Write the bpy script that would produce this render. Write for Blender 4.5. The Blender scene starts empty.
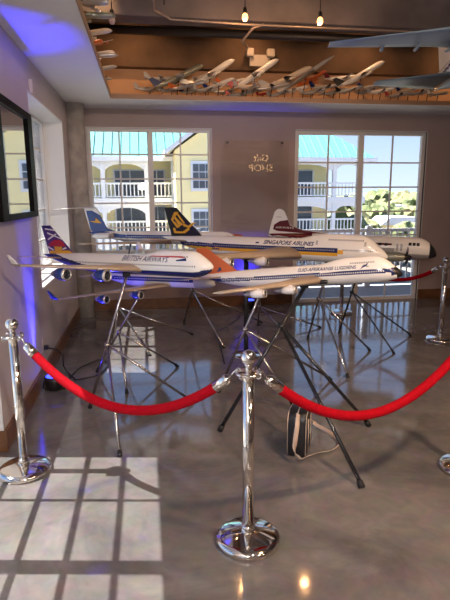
import bpy, bmesh, math, random
from mathutils import Vector, Matrix, Euler
from mathutils.bvhtree import BVHTree

S = bpy.context.scene
C = S.collection
PI = math.pi
rnd = random.Random(7)

# ------------------------------------------------------------------ camera
F_PX, PITCH, YAW, ROLL, CAM_Z = 515.4, math.radians(11.34), math.radians(8.53), math.radians(-0.34), 1.687
RIGHT0 = Vector((math.cos(YAW), -math.sin(YAW), 0))
FLAT = Vector((math.sin(YAW), math.cos(YAW), 0))
FWD = Vector((FLAT.x * math.cos(PITCH), FLAT.y * math.cos(PITCH), -math.sin(PITCH)))
UP0 = RIGHT0.cross(FWD)
RIGHT = RIGHT0 * math.cos(ROLL) + UP0 * math.sin(ROLL)
UP = -RIGHT0 * math.sin(ROLL) + UP0 * math.cos(ROLL)
cam_data = bpy.data.cameras.new('camera')
cam_data.sensor_fit = 'HORIZONTAL'; cam_data.sensor_width = 36.0
cam_data.lens = 36.0 * F_PX / 450.0
cam = bpy.data.objects.new('camera', cam_data); C.objects.link(cam)
M = Matrix((RIGHT, UP, -FWD)).transposed().to_4x4(); M.translation = (0, 0, CAM_Z)
cam.matrix_world = M
cam_data.clip_end = 2000
S.camera = cam

# ------------------------------------------------------------------ world
w = bpy.data.worlds.new('world'); S.world = w; w.use_nodes = True
wn = w.node_tree; wn.nodes.clear()
wo = wn.nodes.new('ShaderNodeOutputWorld'); bg = wn.nodes.new('ShaderNodeBackground')
tc = wn.nodes.new('ShaderNodeTexCoord'); sx = wn.nodes.new('ShaderNodeSeparateXYZ'); rp = wn.nodes.new('ShaderNodeValToRGB')
wn.links.new(tc.outputs['Generated'], sx.inputs[0]); wn.links.new(sx.outputs['Z'], rp.inputs[0])
rp.color_ramp.elements[0].position = 0.0; rp.color_ramp.elements[0].color = (.62, .74, .90, 1)
rp.color_ramp.elements[1].position = 0.5; rp.color_ramp.elements[1].color = (.20, .38, .80, 1)
e = rp.color_ramp.elements.new(.12); e.color = (.40, .56, .86, 1)
wn.links.new(rp.outputs[0], bg.inputs[0]); bg.inputs[1].default_value = 1.15
wn.links.new(bg.outputs[0], wo.inputs[0])

# ------------------------------------------------------------------ sun and exposure
sun_d = bpy.data.lights.new('sun', 'SUN'); sun_d.energy = 31.0; sun_d.angle = math.radians(.5); sun_d.color = (1, .97, .92)
sun = bpy.data.objects.new('sun', sun_d); C.objects.link(sun)
sun.rotation_euler = Vector((1, -.165, -1.55)).to_track_quat('-Z', 'Y').to_euler()
S.view_settings.view_transform = 'Standard'; S.view_settings.look = 'None'
S.view_settings.exposure = 0.35; S.view_settings.gamma = 1.0
S.view_settings.use_curve_mapping = False
S.cycles.use_denoising = True
S.cycles.max_bounces = 8; S.cycles.diffuse_bounces = 4; S.cycles.glossy_bounces = 4; S.cycles.transparent_max_bounces = 12
S.cycles.sample_clamp_indirect = 6.0
S.cycles.caustics_reflective = False; S.cycles.caustics_refractive = False

def lamp(name, kind, loc, energy, color, target=None, size=.05, angle=60, blend=.5):
    d = bpy.data.lights.new(name, kind); d.energy = energy; d.color = color
    if kind in ('POINT', 'SPOT'): d.shadow_soft_size = size
    if kind == 'SPOT': d.spot_size = math.radians(angle); d.spot_blend = blend
    o = bpy.data.objects.new(name, d); C.objects.link(o); o.location = loc
    if target is not None:
        o.rotation_euler = (Vector(target) - Vector(loc)).to_track_quat('-Z', 'Y').to_euler()
    return o

WARM_AMB = (1, .62, .36)
# unseen fill spots added behind and beside the viewer to brighten the room
NEU = (1, .90, .84)
lamp('fill_lamp', 'SPOT', (2.6, -1.6, 3.7), 280, NEU, (-.6, 4.2, 1.2), size=.10, angle=80, blend=1)
lamp('fill_lamp', 'SPOT', (3.6, -1.0, 3.7), 240, WARM_AMB, (1.6, 3.6, .6), size=.10, angle=80, blend=1)
lamp('fill_lamp', 'SPOT', (5.4, .8, 3.7), 100, WARM_AMB, (2.6, 5.2, .8), size=.10, angle=75, blend=1)
lamp('fill_lamp', 'SPOT', (2.2, 1.2, 3.7), 285, WARM_AMB, (2.0, 2.6, 0), size=.10, angle=100, blend=1)
lamp('soffit_fill', 'POINT', (-.1, -.5, 2.0), 155, (1, .90, .85), size=.12)  # added point light with no fixture, lifts the soffit and left wall
lamp('fill_lamp', 'SPOT', (.9, .2, 3.7), 35, NEU, (.6, 1.6, 0), size=.10, angle=100, blend=1)
# blue floor uplights
lamp('uplight_beam', 'SPOT', (-.925, 4.50, .15), 430, (.03, .03, 1), (-1.0, 4.48, 1.45), size=.03, angle=31, blend=.9)
lamp('uplight_spill', 'SPOT', (-.86, 4.50, .16), 60, (.03, .03, 1), (-.5, 4.3, 1.2), size=.04, angle=110, blend=1)
lamp('uplight_beam', 'SPOT', (1.52, 7.62, .15), 70, (.03, .03, 1), (1.52, 7.86, 1.0), size=.04, angle=62, blend=.9)

def at(px, py, d):
    """point on the sight line through a photo pixel at horizontal distance d"""
    v = RIGHT * (px - 225) / F_PX + UP * (300 - py) / F_PX + FWD
    h = v.dot(FLAT)
    return Vector((0, 0, CAM_Z)) + v * (d / h)
def on_z(px, py, z=0.0):
    v = RIGHT * (px - 225) / F_PX + UP * (300 - py) / F_PX + FWD
    return Vector((0, 0, CAM_Z)) + v * ((z - CAM_Z) / v.z)
def on_y(px, py, y):
    v = RIGHT * (px - 225) / F_PX + UP * (300 - py) / F_PX + FWD
    return Vector((0, 0, CAM_Z)) + v * (y / v.y)

# ------------------------------------------------------------------ materials
def pm(name, col, rough=.5, metal=0.0, noise=0.0, scale=8.0, col2=None, coat=0.0, bump=0.0, spec=.5, detail=4, emit=None, emit_s=0):
    m = bpy.data.materials.new(name); m.use_nodes = True
    nt = m.node_tree; b = nt.nodes['Principled BSDF']
    b.inputs['Base Color'].default_value = (*col, 1)
    b.inputs['Roughness'].default_value = rough; b.inputs['Metallic'].default_value = metal
    b.inputs['Coat Weight'].default_value = coat; b.inputs['Coat Roughness'].default_value = .06
    b.inputs['Specular IOR Level'].default_value = spec
    if emit: b.inputs['Emission Color'].default_value = (*emit, 1); b.inputs['Emission Strength'].default_value = emit_s
    if noise or bump:
        t = nt.nodes.new('ShaderNodeTexCoord'); n = nt.nodes.new('ShaderNodeTexNoise')
        n.inputs['Scale'].default_value = scale; n.inputs['Detail'].default_value = detail
        nt.links.new(t.outputs['Object'], n.inputs['Vector'])
        if noise:
            r = nt.nodes.new('ShaderNodeValToRGB')
            c2 = col2 or tuple(max(0, c * (1 - noise)) for c in col)
            r.color_ramp.elements[0].position = .35; r.color_ramp.elements[1].position = .68
            r.color_ramp.elements[0].color = (*c2, 1); r.color_ramp.elements[1].color = (*col, 1)
            nt.links.new(n.outputs['Fac'], r.inputs[0]); nt.links.new(r.outputs[0], b.inputs['Base Color'])
        if bump:
            bp = nt.nodes.new('ShaderNodeBump'); bp.inputs['Strength'].default_value = bump; bp.inputs['Distance'].default_value = .01
            nt.links.new(n.outputs['Fac'], bp.inputs['Height']); nt.links.new(bp.outputs[0], b.inputs['Normal'])
    return m

def floor_mat():
    m = bpy.data.materials.new('polished_concrete'); m.use_nodes = True
    nt = m.node_tree; b = nt.nodes['Principled BSDF']
    t = nt.nodes.new('ShaderNodeTexCoord')
    n = nt.nodes.new('ShaderNodeTexNoise'); n.inputs['Scale'].default_value = 1.3; n.inputs['Detail'].default_value = 9; n.inputs['Roughness'].default_value = .62; n.inputs['Distortion'].default_value = 1.2
    n2 = nt.nodes.new('ShaderNodeTexNoise'); n2.inputs['Scale'].default_value = 11; n2.inputs['Detail'].default_value = 6; n2.inputs['Distortion'].default_value = .6
    nt.links.new(t.outputs['Object'], n.inputs['Vector']); nt.links.new(t.outputs['Object'], n2.inputs['Vector'])
    r = nt.nodes.new('ShaderNodeValToRGB')
    r.color_ramp.elements[0].position = .3; r.color_ramp.elements[0].color = (.095, .082, .078, 1)
    r.color_ramp.elements[1].position = .72; r.color_ramp.elements[1].color = (.215, .188, .172, 1)
    nt.links.new(n.outputs['Fac'], r.inputs[0])
    mx = nt.nodes.new('ShaderNodeMix'); mx.data_type = 'RGBA'; mx.blend_type = 'OVERLAY'; mx.inputs[0].default_value = .35
    nt.links.new(r.outputs[0], mx.inputs[6]); nt.links.new(n2.outputs['Color'], mx.inputs[7])
    hs = nt.nodes.new('ShaderNodeHueSaturation'); hs.inputs['Saturation'].default_value = .62
    nt.links.new(mx.outputs[2], hs.inputs['Color']); nt.links.new(hs.outputs[0], b.inputs['Base Color'])
    rr = nt.nodes.new('ShaderNodeMapRange'); rr.inputs['To Min'].default_value = .03; rr.inputs['To Max'].default_value = .13
    nt.links.new(n.outputs['Fac'], rr.inputs['Value']); nt.links.new(rr.outputs[0], b.inputs['Roughness'])
    b.inputs['Specular IOR Level'].default_value = .75
    bp = nt.nodes.new('ShaderNodeBump'); bp.inputs['Strength'].default_value = .04; bp.inputs['Distance'].default_value = .004
    nt.links.new(n2.outputs['Fac'], bp.inputs['Height']); nt.links.new(bp.outputs[0], b.inputs['Normal'])
    return m

def glass_mat(name, refl=.06, tint=(1, 1, 1)):
    m = bpy.data.materials.new(name); m.use_nodes = True
    nt = m.node_tree; nt.nodes.clear()
    o = nt.nodes.new('ShaderNodeOutputMaterial'); mix = nt.nodes.new('ShaderNodeMixShader')
    tr = nt.nodes.new('ShaderNodeBsdfTransparent'); tr.inputs[0].default_value = (*tint, 1)
    gl = nt.nodes.new('ShaderNodeBsdfGlossy'); gl.inputs['Roughness'].default_value = .0
    lw = nt.nodes.new('ShaderNodeFresnel'); lw.inputs['IOR'].default_value = 1.45
    ad = nt.nodes.new('ShaderNodeMath'); ad.operation = 'MULTIPLY'; ad.inputs[1].default_value = refl / .04; ad.use_clamp = True
    nt.links.new(lw.outputs[0], ad.inputs[0]); nt.links.new(ad.outputs[0], mix.inputs[0])
    nt.links.new(tr.outputs[0], mix.inputs[1]); nt.links.new(gl.outputs[0], mix.inputs[2]); nt.links.new(mix.outputs[0], o.inputs[0])
    return m

MT = dict(
    floor=floor_mat(),
    wall=pm('taupe_wall_paint', (.42, .325, .295), .62, noise=.06, scale=3, bump=.03),
    wall_l=pm('mauve_wall_paint', (.56, .49, .48), .55, noise=.05, scale=3, bump=.03),
    ceil=pm('soffit_white_paint', (.82, .82, .82), .6, noise=.03, scale=2),
    slab=pm('concrete_slab', (.22, .19, .185), .85, noise=.4, scale=2.2, bump=.2),
    beam=pm('brown_concrete_beam', (.15, .085, .045), .85, noise=.45, scale=2.5, bump=.2),
    plaster=pm('orange_plaster', (.62, .36, .2), .8, noise=.12, scale=3),
    white=pm('white_frame_paint', (.78, .75, .72), .4, noise=.03, scale=5),
    jamb=pm('white_reveal_paint', (.82, .80, .77), .6, noise=.03, scale=4),
    wood=pm('stained_wood_baseboard', (.20, .085, .032), .35, noise=.4, scale=9),
    column=pm('bare_concrete_column', (.54, .50, .46), .85, noise=.35, scale=6, bump=.25),
    glass=glass_mat('window_glass', .03),
    panel=glass_mat('acrylic_panel', .035, (1, 1, 1)),
    black=pm('black_plastic', (.012, .012, .013), .35, noise=.2, scale=20),
    blackm=pm('black_metal_tube', (.018, .018, .02), .25, noise=.15, scale=20, coat=.3),
    gloss_black=pm('gloss_black_frame', (.006, .005, .005), .4, noise=.1, scale=9, spec=.03),
    mirror=pm('mirror_glass', (.62, .64, .66), .02, 1.0, noise=.02, scale=3),
    chrome=pm('polished_chrome', (.90, .84, .76), .08, 1.0, noise=.03, scale=6),
    steel=pm('brushed_steel_tube', (.58, .54, .50), .22, 1.0, noise=.12, scale=30),
    velvet=pm('red_velvet', (.40, .001, .009), .85, noise=.22, scale=60, bump=.1, spec=.12),
    rubber=pm('rubber_foot', (.01, .01, .01), .7, noise=.1, scale=30),
    pwhite=pm('white_model_paint', (.82, .78, .73), .22, noise=.03, scale=4, coat=.3),
    psilver=pm('silver_model_paint', (.55, .52, .50), .28, .55, noise=.06, scale=6),
    pgrey=pm('grey_model_paint', (.38, .36, .35), .35, noise=.06, scale=6),
    pwing=pm('warm_lit_wing_paint', (.50, .38, .27), .28, .25, noise=.08, scale=6),  # brown tint puts the warm light's reflection into the wing colour
    navy=pm('navy_model_paint', (.012, .02, .10), .22, noise=.06, scale=5, coat=.4),
    blue=pm('blue_model_paint', (.02, .045, .20), .22, noise=.06, scale=5, coat=.4),
    yellow=pm('yellow_model_paint', (.72, .36, .02), .3, noise=.05, scale=5),
    orange=pm('orange_model_paint', (.56, .12, .025), .35, noise=.06, scale=5),
    maroon=pm('maroon_model_paint', (.10, .008, .015), .25, noise=.05, scale=5),
    red=pm('red_model_paint', (.45, .02, .03), .3, noise=.05, scale=5),
    pink=pm('pale_pink_paint', (.62, .33, .36), .4, noise=.05, scale=5),
    purple=pm('purple_paint', (.07, .03, .17), .3, noise=.06, scale=5),
    radome=pm('black_radome', (.012, .011, .011), .3, noise=.1, scale=9),
    dark=pm('dark_pane_paint', (.02, .022, .028), .2, noise=.1, scale=9),
    green=pm('green_grey_metal', (.30, .30, .24), .3, .4, noise=.1, scale=9),
    intake=pm('intake_metal', (.55, .50, .46), .3, .7, noise=.06, scale=9),
    hang=pm('blue_grey_wing_skin', (.20, .255, .28), .4, .2, noise=.12, scale=2),
    beige=pm('beige_plastic', (.60, .50, .40), .5, noise=.05, scale=8),
    bag=pm('black_bag_vinyl', (.014, .013, .015), .42, noise=.25, scale=25, bump=.15),
    strap=pm('cream_strap', (.55, .43, .34), .6, noise=.08, scale=30),
    turq=pm('turquoise_metal_roof', (.055, .175, .17), .45, noise=.06, scale=.5),
    yel=pm('pale_yellow_siding', (.96, .82, .44), .8, noise=.05, scale=.8),
    trimw=pm('white_exterior_trim', (.74, .75, .80), .7, noise=.04, scale=1),
    pane=pm('dark_exterior_pane', (.08, .10, .13), .15, noise=.15, scale=1.2),
    leaf=pm('tree_leaves', (.13, .16, .06), .9, noise=.5, scale=9, bump=.3),
    leaf2=pm('dry_tree_leaves', (.19, .19, .085), .9, noise=.5, scale=9, bump=.3),
    bark=pm('tree_bark', (.12, .08, .05), .9, noise=.3, scale=4),
    ground=pm('pale_ground', (.17, .155, .125), .9, noise=.2, scale=.1),
    hill=pm('wooded_hill', (.13, .155, .10), .95, noise=.55, scale=.12, bump=.6),
    deck=pm('balcony_deck', (.20, .20, .22), .8, noise=.08, scale=2),
    led=pm('blue_led_lens', (.02, .03, .3), .2, emit=(.02, .04, 1.0), emit_s=6),
    bulb=pm('warm_bulb', (1, .8, .5), .3, emit=(1, .46, .12), emit_s=3.2),
    neon=pm('sign_letters', (1, .7, .35), .4, emit=(1, .58, .25), emit_s=7),
    pipe=pm('dark_iron_pipe', (.03, .024, .02), .45, .3, noise=.2, scale=7),
    conduit=pm('galvanised_conduit', (.34, .27, .22), .45, .4, noise=.08, scale=9),
)

# ------------------------------------------------------------------ mesh builder
class MB:
    def __init__(s): s.v = []; s.f = []; s.mi = []; s.sm = []
    def add(s, vs, fs, mi=0, smooth=False):
        o = len(s.v); s.v += [tuple(v) for v in vs]
        for k, f in enumerate(fs):
            s.f.append([i + o for i in f]); s.mi.append(mi[k] if isinstance(mi, list) else mi); s.sm.append(smooth)
        return s
    def box(s, a, b, mi=0):
        x0, y0, z0 = [min(p, q) for p, q in zip(a, b)]; x1, y1, z1 = [max(p, q) for p, q in zip(a, b)]
        vs = [(x0, y0, z0), (x1, y0, z0), (x1, y1, z0), (x0, y1, z0), (x0, y0, z1), (x1, y0, z1), (x1, y1, z1), (x0, y1, z1)]
        return s.add(vs, [(0, 3, 2, 1), (4, 5, 6, 7), (0, 1, 5, 4), (1, 2, 6, 5), (2, 3, 7, 6), (3, 0, 4, 7)], mi)
    def rings(s, rs, mi=0, closed=True, cap=True, smooth=True):
        n = len(rs[0]); vs = [p for r in rs for p in r]; fs = []; ms = []
        for i in range(len(rs) - 1):
            for j in range(n if closed else n - 1):
                k = (j + 1) % n
                fs.append((i * n + j, i * n + k, (i + 1) * n + k, (i + 1) * n + j)); ms.append(mi(i, j) if callable(mi) else mi)
        s.add(vs, fs, ms, smooth)
        if cap:
            o = len(s.v) - len(vs)
            m0 = mi(0, 0) if callable(mi) else mi; m1 = mi(len(rs) - 2, 0) if callable(mi) else mi
            s.f.append([o + j for j in range(n)][::-1]); s.mi.append(m0); s.sm.append(False)
            s.f.append([o + (len(rs) - 1) * n + j for j in range(n)]); s.mi.append(m1); s.sm.append(False)
        return s
    def tube(s, pts, r, n=12, mi=0, closed=False):
        pts = [Vector(p) for p in pts]; rr = r if isinstance(r, (list, tuple)) else [r] * len(pts)
        t0 = (pts[1] - pts[0]).normalized(); ref = Vector((0, 0, 1)) if abs(t0.z) < .9 else Vector((1, 0, 0))
        u = t0.cross(ref).normalized(); rs = []
        for i, p in enumerate(pts):
            a = pts[max(i - 1, 0)]; b = pts[min(i + 1, len(pts) - 1)]
            t = (b - a).normalized(); u = (u - t * u.dot(t)).normalized(); v = t.cross(u)
            rs.append([p + (u * math.cos(2 * PI * k / n) + v * math.sin(2 * PI * k / n)) * rr[i] for k in range(n)])
        return s.rings(rs, mi)
    def lathe(s, prof, c=(0, 0, 0), axis='Z', n=24, mi=0, cap=True):
        rs = []
        for r, h in prof:
            ring = []
            for k in range(n):
                a = 2 * PI * k / n; x, y = r * math.cos(a), r * math.sin(a)
                ring.append((c[0] + x, c[1] + y, c[2] + h) if axis == 'Z' else (c[0] + h, c[1] + x, c[2] + y))
            rs.append(ring)
        return s.rings(rs, mi, cap=cap)
    def prism(s, poly, y0, y1, mi=0, plane='XZ'):
        n = len(poly)
        P = (lambda a, b, y: (a, y, b)) if plane == 'XZ' else ((lambda a, b, y: (y, a, b)) if plane == 'YZ' else (lambda a, b, y: (a, b, y)))
        vs = [P(a, b, y0) for a, b in poly] + [P(a, b, y1) for a, b in poly]
        fs = [list(range(n)), list(range(2 * n - 1, n - 1, -1))] + [(i, i + n, (i + 1) % n + n, (i + 1) % n) for i in range(n)]
        return s.add(vs, fs, mi)
    def mesh(s, name, mats):
        me = bpy.data.meshes.new(name); me.from_pydata(s.v, [], s.f)
        for m in (mats if isinstance(mats, (list, tuple)) else [mats]): me.materials.append(m)
        me.polygons.foreach_set('material_index', s.mi); me.polygons.foreach_set('use_smooth', s.sm)
        bm = bmesh.new(); bm.from_mesh(me); bmesh.ops.recalc_face_normals(bm, faces=bm.faces); bm.to_mesh(me); bm.free()
        me.update(); return me
    def build(s, name, mats, parent=None, bevel=0.0):
        o = bpy.data.objects.new(name, s.mesh(name, mats)); C.objects.link(o)
        if parent: o.parent = parent
        if bevel:
            md = o.modifiers.new('bevel', 'BEVEL'); md.width = bevel; md.segments = 2; md.limit_method = 'ANGLE'
        return o

def tag(o, label=None, cat=None, group=None, kind=None):
    if label: o['label'] = label
    if cat: o['category'] = cat
    if group: o['group'] = group
    if kind: o['kind'] = kind
    return o
def empty(name, loc, label, cat, group=None, rz=0):
    o = bpy.data.objects.new(name, None); C.objects.link(o); o.location = loc; o.rotation_euler = (0, 0, rz)
    o.empty_display_size = .05
    return tag(o, label, cat, group)
def struct(name, mb, mats, bevel=0): return tag(mb.build(name, mats, None, bevel), kind='structure')
def copy_tree(o, parent=None):
    c = o.copy(); C.objects.link(c)
    if parent: c.parent = parent
    for ch in list(o.children): copy_tree(ch, c)
    return c
def wall_holes(mb, u0, u1, z0, z1, holes, t0, t1, axis):
    """wall slab with rectangular holes; axis 'X' = plane spans X, thickness in Y"""
    us = sorted({u0, u1, *[h[0] for h in holes], *[h[1] for h in holes]}); zs = sorted({z0, z1, *[h[2] for h in holes], *[h[3] for h in holes]})
    for a, b in zip(us, us[1:]):
        for c, d in zip(zs, zs[1:]):
            um, zm = (a + b) / 2, (c + d) / 2
            if any(h[0] < um < h[1] and h[2] < zm < h[3] for h in holes): continue
            if axis == 'X': mb.box((a, t0, c), (b, t1, d))
            else: mb.box((t0, a, c), (t1, b, d))
    return mb

# ------------------------------------------------------------------ room
XL, YB, XR, YF, ZC, ZT = -1.0, 7.86, 8.0, -5.0, 2.92, 4.15
WIN_L = (-.80, .985, .86, 2.66)          # window on the back wall
DOOR_R = (2.28, 4.40, .0, 2.66)          # glazed door on the back wall
WIN_W = (5.02, 6.96, .84, 2.62)          # window on the left wall
DOOR_L = (1.24, 3.43, .0, 2.62)          # sliding door on the left wall, beside the viewer
struct('floor', MB().box((-1.45, YF, -.2), (XR + .2, YB + .2, 0)), MT['floor'])
DOOR_L2 = (-3.2, .6, .0, 2.62)            # unseen left-wall doors added behind the viewer for more sunlight bounce
struct('wall_back', wall_holes(MB(), XL - .4, XR, 0, ZC, [WIN_L, DOOR_R], YB, YB + .2, 'X'), MT['wall'])
struct('wall_left', wall_holes(MB(), YF, YB + .2, 0, ZC, [WIN_W, DOOR_L, DOOR_L2], XL - .38, XL, 'Y'), MT['wall_l'])
struct('wall_right', MB().box((XR, YF, 0), (XR + .2, YB + .2, ZT)), MT['wall'])
struct('wall_front', MB().box((XL - .4, YF - .2, 0), (XR, YF, ZT)), MT['wall'])
# dropped soffit round a raised tray
TX0, TX1, TY0, TY1 = -.40, 6.6, -3.8, 7.10
sf = MB()
sf.box((XL - .38, YF, ZC), (TX0, YB + .2, ZC + .05)); sf.box((TX1, YF, ZC), (XR, YB + .2, ZC + .05))
sf.box((TX0, TY1, ZC), (TX1, YB + .2, ZC + .05)); sf.box((TX0, YF, ZC), (TX1, TY0, ZC + .05))
struct('ceiling_soffit', sf, MT['ceil'])
fa = MB()
fa.box((TX0 - .012, TY0, ZC + .006), (TX0 + .012, TY1, ZC + .062)); fa.box((TX0, TY1 - .012, ZC + .006), (TX1, TY1 + .012, ZC + .062))
struct('trim_1', fa, pm('soffit_edge_paint', (.42, .27, .18), .7, noise=.1, scale=4))
struct('ceiling', MB().box((XL - .4, YF, ZT), (XR + .2, YB + .2, ZT + .2)), MT['slab'])
up = MB(); up.box((XL - .4, YB + .02, ZC + .05), (XR, YB + .2, 3.46)); up.box((XL - .2, YF, ZC + .05), (XL - .02, YB + .02, 3.46))
struct('wall_upper', up, MT['plaster'])
ub = MB(); ub.box((XL - .4, YB - .12, 3.46), (XR, YB + .2, ZT)); ub.box((XL - .2, YF, 3.46), (XL, YB - .12, ZT))
struct('trim_2', ub, MT['beam'])
b2 = MB(); b2.box((XL, 6.55, 3.74), (XR, 6.85, ZT))
struct('trim_3', b2, MT['slab'], .01)
b3 = MB(); b3.box((-.22, 2.0, 3.95), (-.02, 6.55, ZT))
struct('trim_4', b3, MT['beam'], .01)
# baseboards
bb = MB(); bb.box((XL, YB - .022, 0), (DOOR_R[0] - .02, YB, .16)); bb.box((DOOR_R[1] + .02, YB - .022, 0), (XR, YB, .16))
struct('baseboard_back', bb, MT['wood'], .004)
bl = MB(); bl.box((XL, DOOR_L[1], 0), (XL + .022, YB - .022, .15)); bl.box((XL - .25, DOOR_L[1] - .022, 0), (XL + .022, DOOR_L[1], .15))
bl.box((XL, YF, 0), (XL + .022, DOOR_L2[0], .15)); bl.box((XL, DOOR_L2[1], 0), (XL + .022, DOOR_L[0], .15))
struct('baseboard_left', bl, MT['wood'], .004)
# reveals of the left wall openings
def reveal(y0, y1, z0, z1):
    r = MB(); x0, x1 = XL - .375, XL + .002
    r.box((x0, y0, z0), (x1, y0 + .012, z1)); r.box((x0, y1 - .012, z0), (x1, y1, z1)); r.box((x0, y0, z1 - .012), (x1, y1, z1))
    if z0 > .1: r.box((x0, y0, z0), (x1 + .01, y1, z0 + .014))
    return r
struct('trim_5', reveal(*WIN_W), MT['jamb'])
struct('trim_6', reveal(*DOOR_L), MT['jamb'])
struct('trim_9', reveal(*DOOR_L2), MT['jamb'])

def sash_window(name, u0, u1, z0, z1, t, axis, cols, zrows, fw=.045, mid=.075, mat='white'):
    """sliding window: outer frame, centre mullion, thin bars, one pane; t = plane coordinate"""
    def bx(mb, a, b, c, d, t0, t1):
        if axis == 'X': mb.box((a, t + t0, c), (b, t + t1, d))
        else: mb.box((t + t0, a, c), (t + t1, b, d))
    fr = MB()
    bx(fr, u0, u0 + fw, z0, z1, -.03, .05); bx(fr, u1 - fw, u1, z0, z1, -.03, .05)
    bx(fr, u0 + fw, u1 - fw, z1 - fw, z1, -.03, .05); bx(fr, u0 + fw, u1 - fw, z0, z0 + fw, -.03, .05)
    o = struct(name, fr, MT[mat], .004)
    um = (u0 + u1) / 2
    m = MB(); bx(m, um - mid / 2, um + mid / 2, z0 + fw, z1 - fw, -.026, .046); m.build('mullion', MT[mat], o, .004)
    g = MB()
    for (a, b) in ((u0 + fw, um - mid / 2), (um + mid / 2, u1 - fw)):
        for k in range(1, cols):
            c = a + (b - a) * k / cols; bx(g, c - .011, c + .011, z0 + fw, z1 - fw, -.003, .021)
        for z in zrows: bx(g, a, b, z - .011, z + .011, -.0025, .0205)
    g.build('glazing_bars', MT[mat], o)
    p = MB(); bx(p, u0 + fw, u1 - fw, z0 + fw, z1 - fw, .008, .012); p.build('pane', MT['glass'], o)
    return o
sash_window('window_1', *WIN_L, YB + .05, 'X', 2, [2.30, 1.95, 1.60, 1.24])
sash_window('door_1', *DOOR_R, YB + .06, 'X', 2, [2.195, 1.82, 1.44, 1.06, .68, .30], fw=.055, mid=.085)
sash_window('window_2', *WIN_W, XL - .28, 'Y', 2, [2.26, 1.90, 1.54, 1.18])
sash_window('bounce_door', *DOOR_L2, XL - .28, 'Y', 4, [2.38, 2.02, 1.66, 1.30, .94, .58, .22], mid=.085)
sash_window('door_2', *DOOR_L, XL - .28, 'Y', 2, [2.38, 2.02, 1.66, 1.30, .94, .58, .22], mid=.085)
# casing of the glazed door on the back wall
cs = MB(); y0, y1 = YB - .012, YB + .012
cs.box((DOOR_R[0] - .012, YB - .006, 0), (DOOR_R[0], YB + .2, 2.66)); cs.box((DOOR_R[1], YB - .006, 0), (DOOR_R[1] + .012, YB + .2, 2.66)); cs.box((DOOR_R[0], YB - .006, 2.66), (DOOR_R[1], YB + .2, 2.672))
cs.box((WIN_L[0] - .012, YB - .006, .848), (WIN_L[0], YB + .2, 2.672)); cs.box((WIN_L[1], YB - .006, .848), (WIN_L[1] + .012, YB + .2, 2.672)); cs.box((WIN_L[0], YB - .006, 2.66), (WIN_L[1], YB + .2, 2.672)); cs.box((WIN_L[0], YB - .02, .846), (WIN_L[1], YB + .2, .86))
struct('trim_7', cs, MT['jamb'])
hd = MB().box((4.235, YB - .01, .93), (4.30, YB + .035, 1.03)).build('door_latch', MT['black']); hd.parent = bpy.data.objects['door_1']
# concrete column in the corner
struct('trim_8', MB().lathe([(.13, 0), (.13, ZC)], (-.915, 7.52, 0), n=40), MT['column'])

# ------------------------------------------------------------------ outside the windows
dk = MB().box((-2.5, YB + .21, -.16), (7.5, 9.55, -.04))
struct('balcony_floor', dk, MT['deck'])
struct('deck_shade_slab', MB().box((-7, YB + .21, 2.96), (9, 9.62, 3.1)), MT['trimw'])  # out-of-view slab added to keep direct sun off the deck
def railing():
    r = empty('balcony_railing', (2, 9.4, -.04), 'white wooden balcony railing outside the glazed door', 'railing')
    MB().box((-4.4, -.04, 1.05), (5.4, .04, 1.11)).build('top_rail', MT['trimw'], r)
    MB().box((-4.4, -.025, .08), (5.4, .025, .13)).build('bottom_rail', MT['trimw'], r)
    proto = None
    for i in range(82):
        x = -4.3 + i * .118
        if proto is None:
            proto = MB().lathe([(.019, .13), (.019, .32), (.028, .42), (.02, .6), (.026, .8), (.019, .88), (.019, 1.05)], (0, 0, 0), n=8).build('baluster', MT['trimw'], r); o = proto
        else:
            o = proto.copy(); C.objects.link(o); o.parent = r
        o.location = (x, 0, 0)
    for x in (-4.4, -1.1, 2.2, 5.4): MB().box((x - .05, -.05, 0), (x + .05, .05, 1.16)).build('post', MT['trimw'], r)
railing()
struct('ground', MB().box((-200, 9.7, -5.2), (300, 420, -5.0)), MT['ground'])

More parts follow.
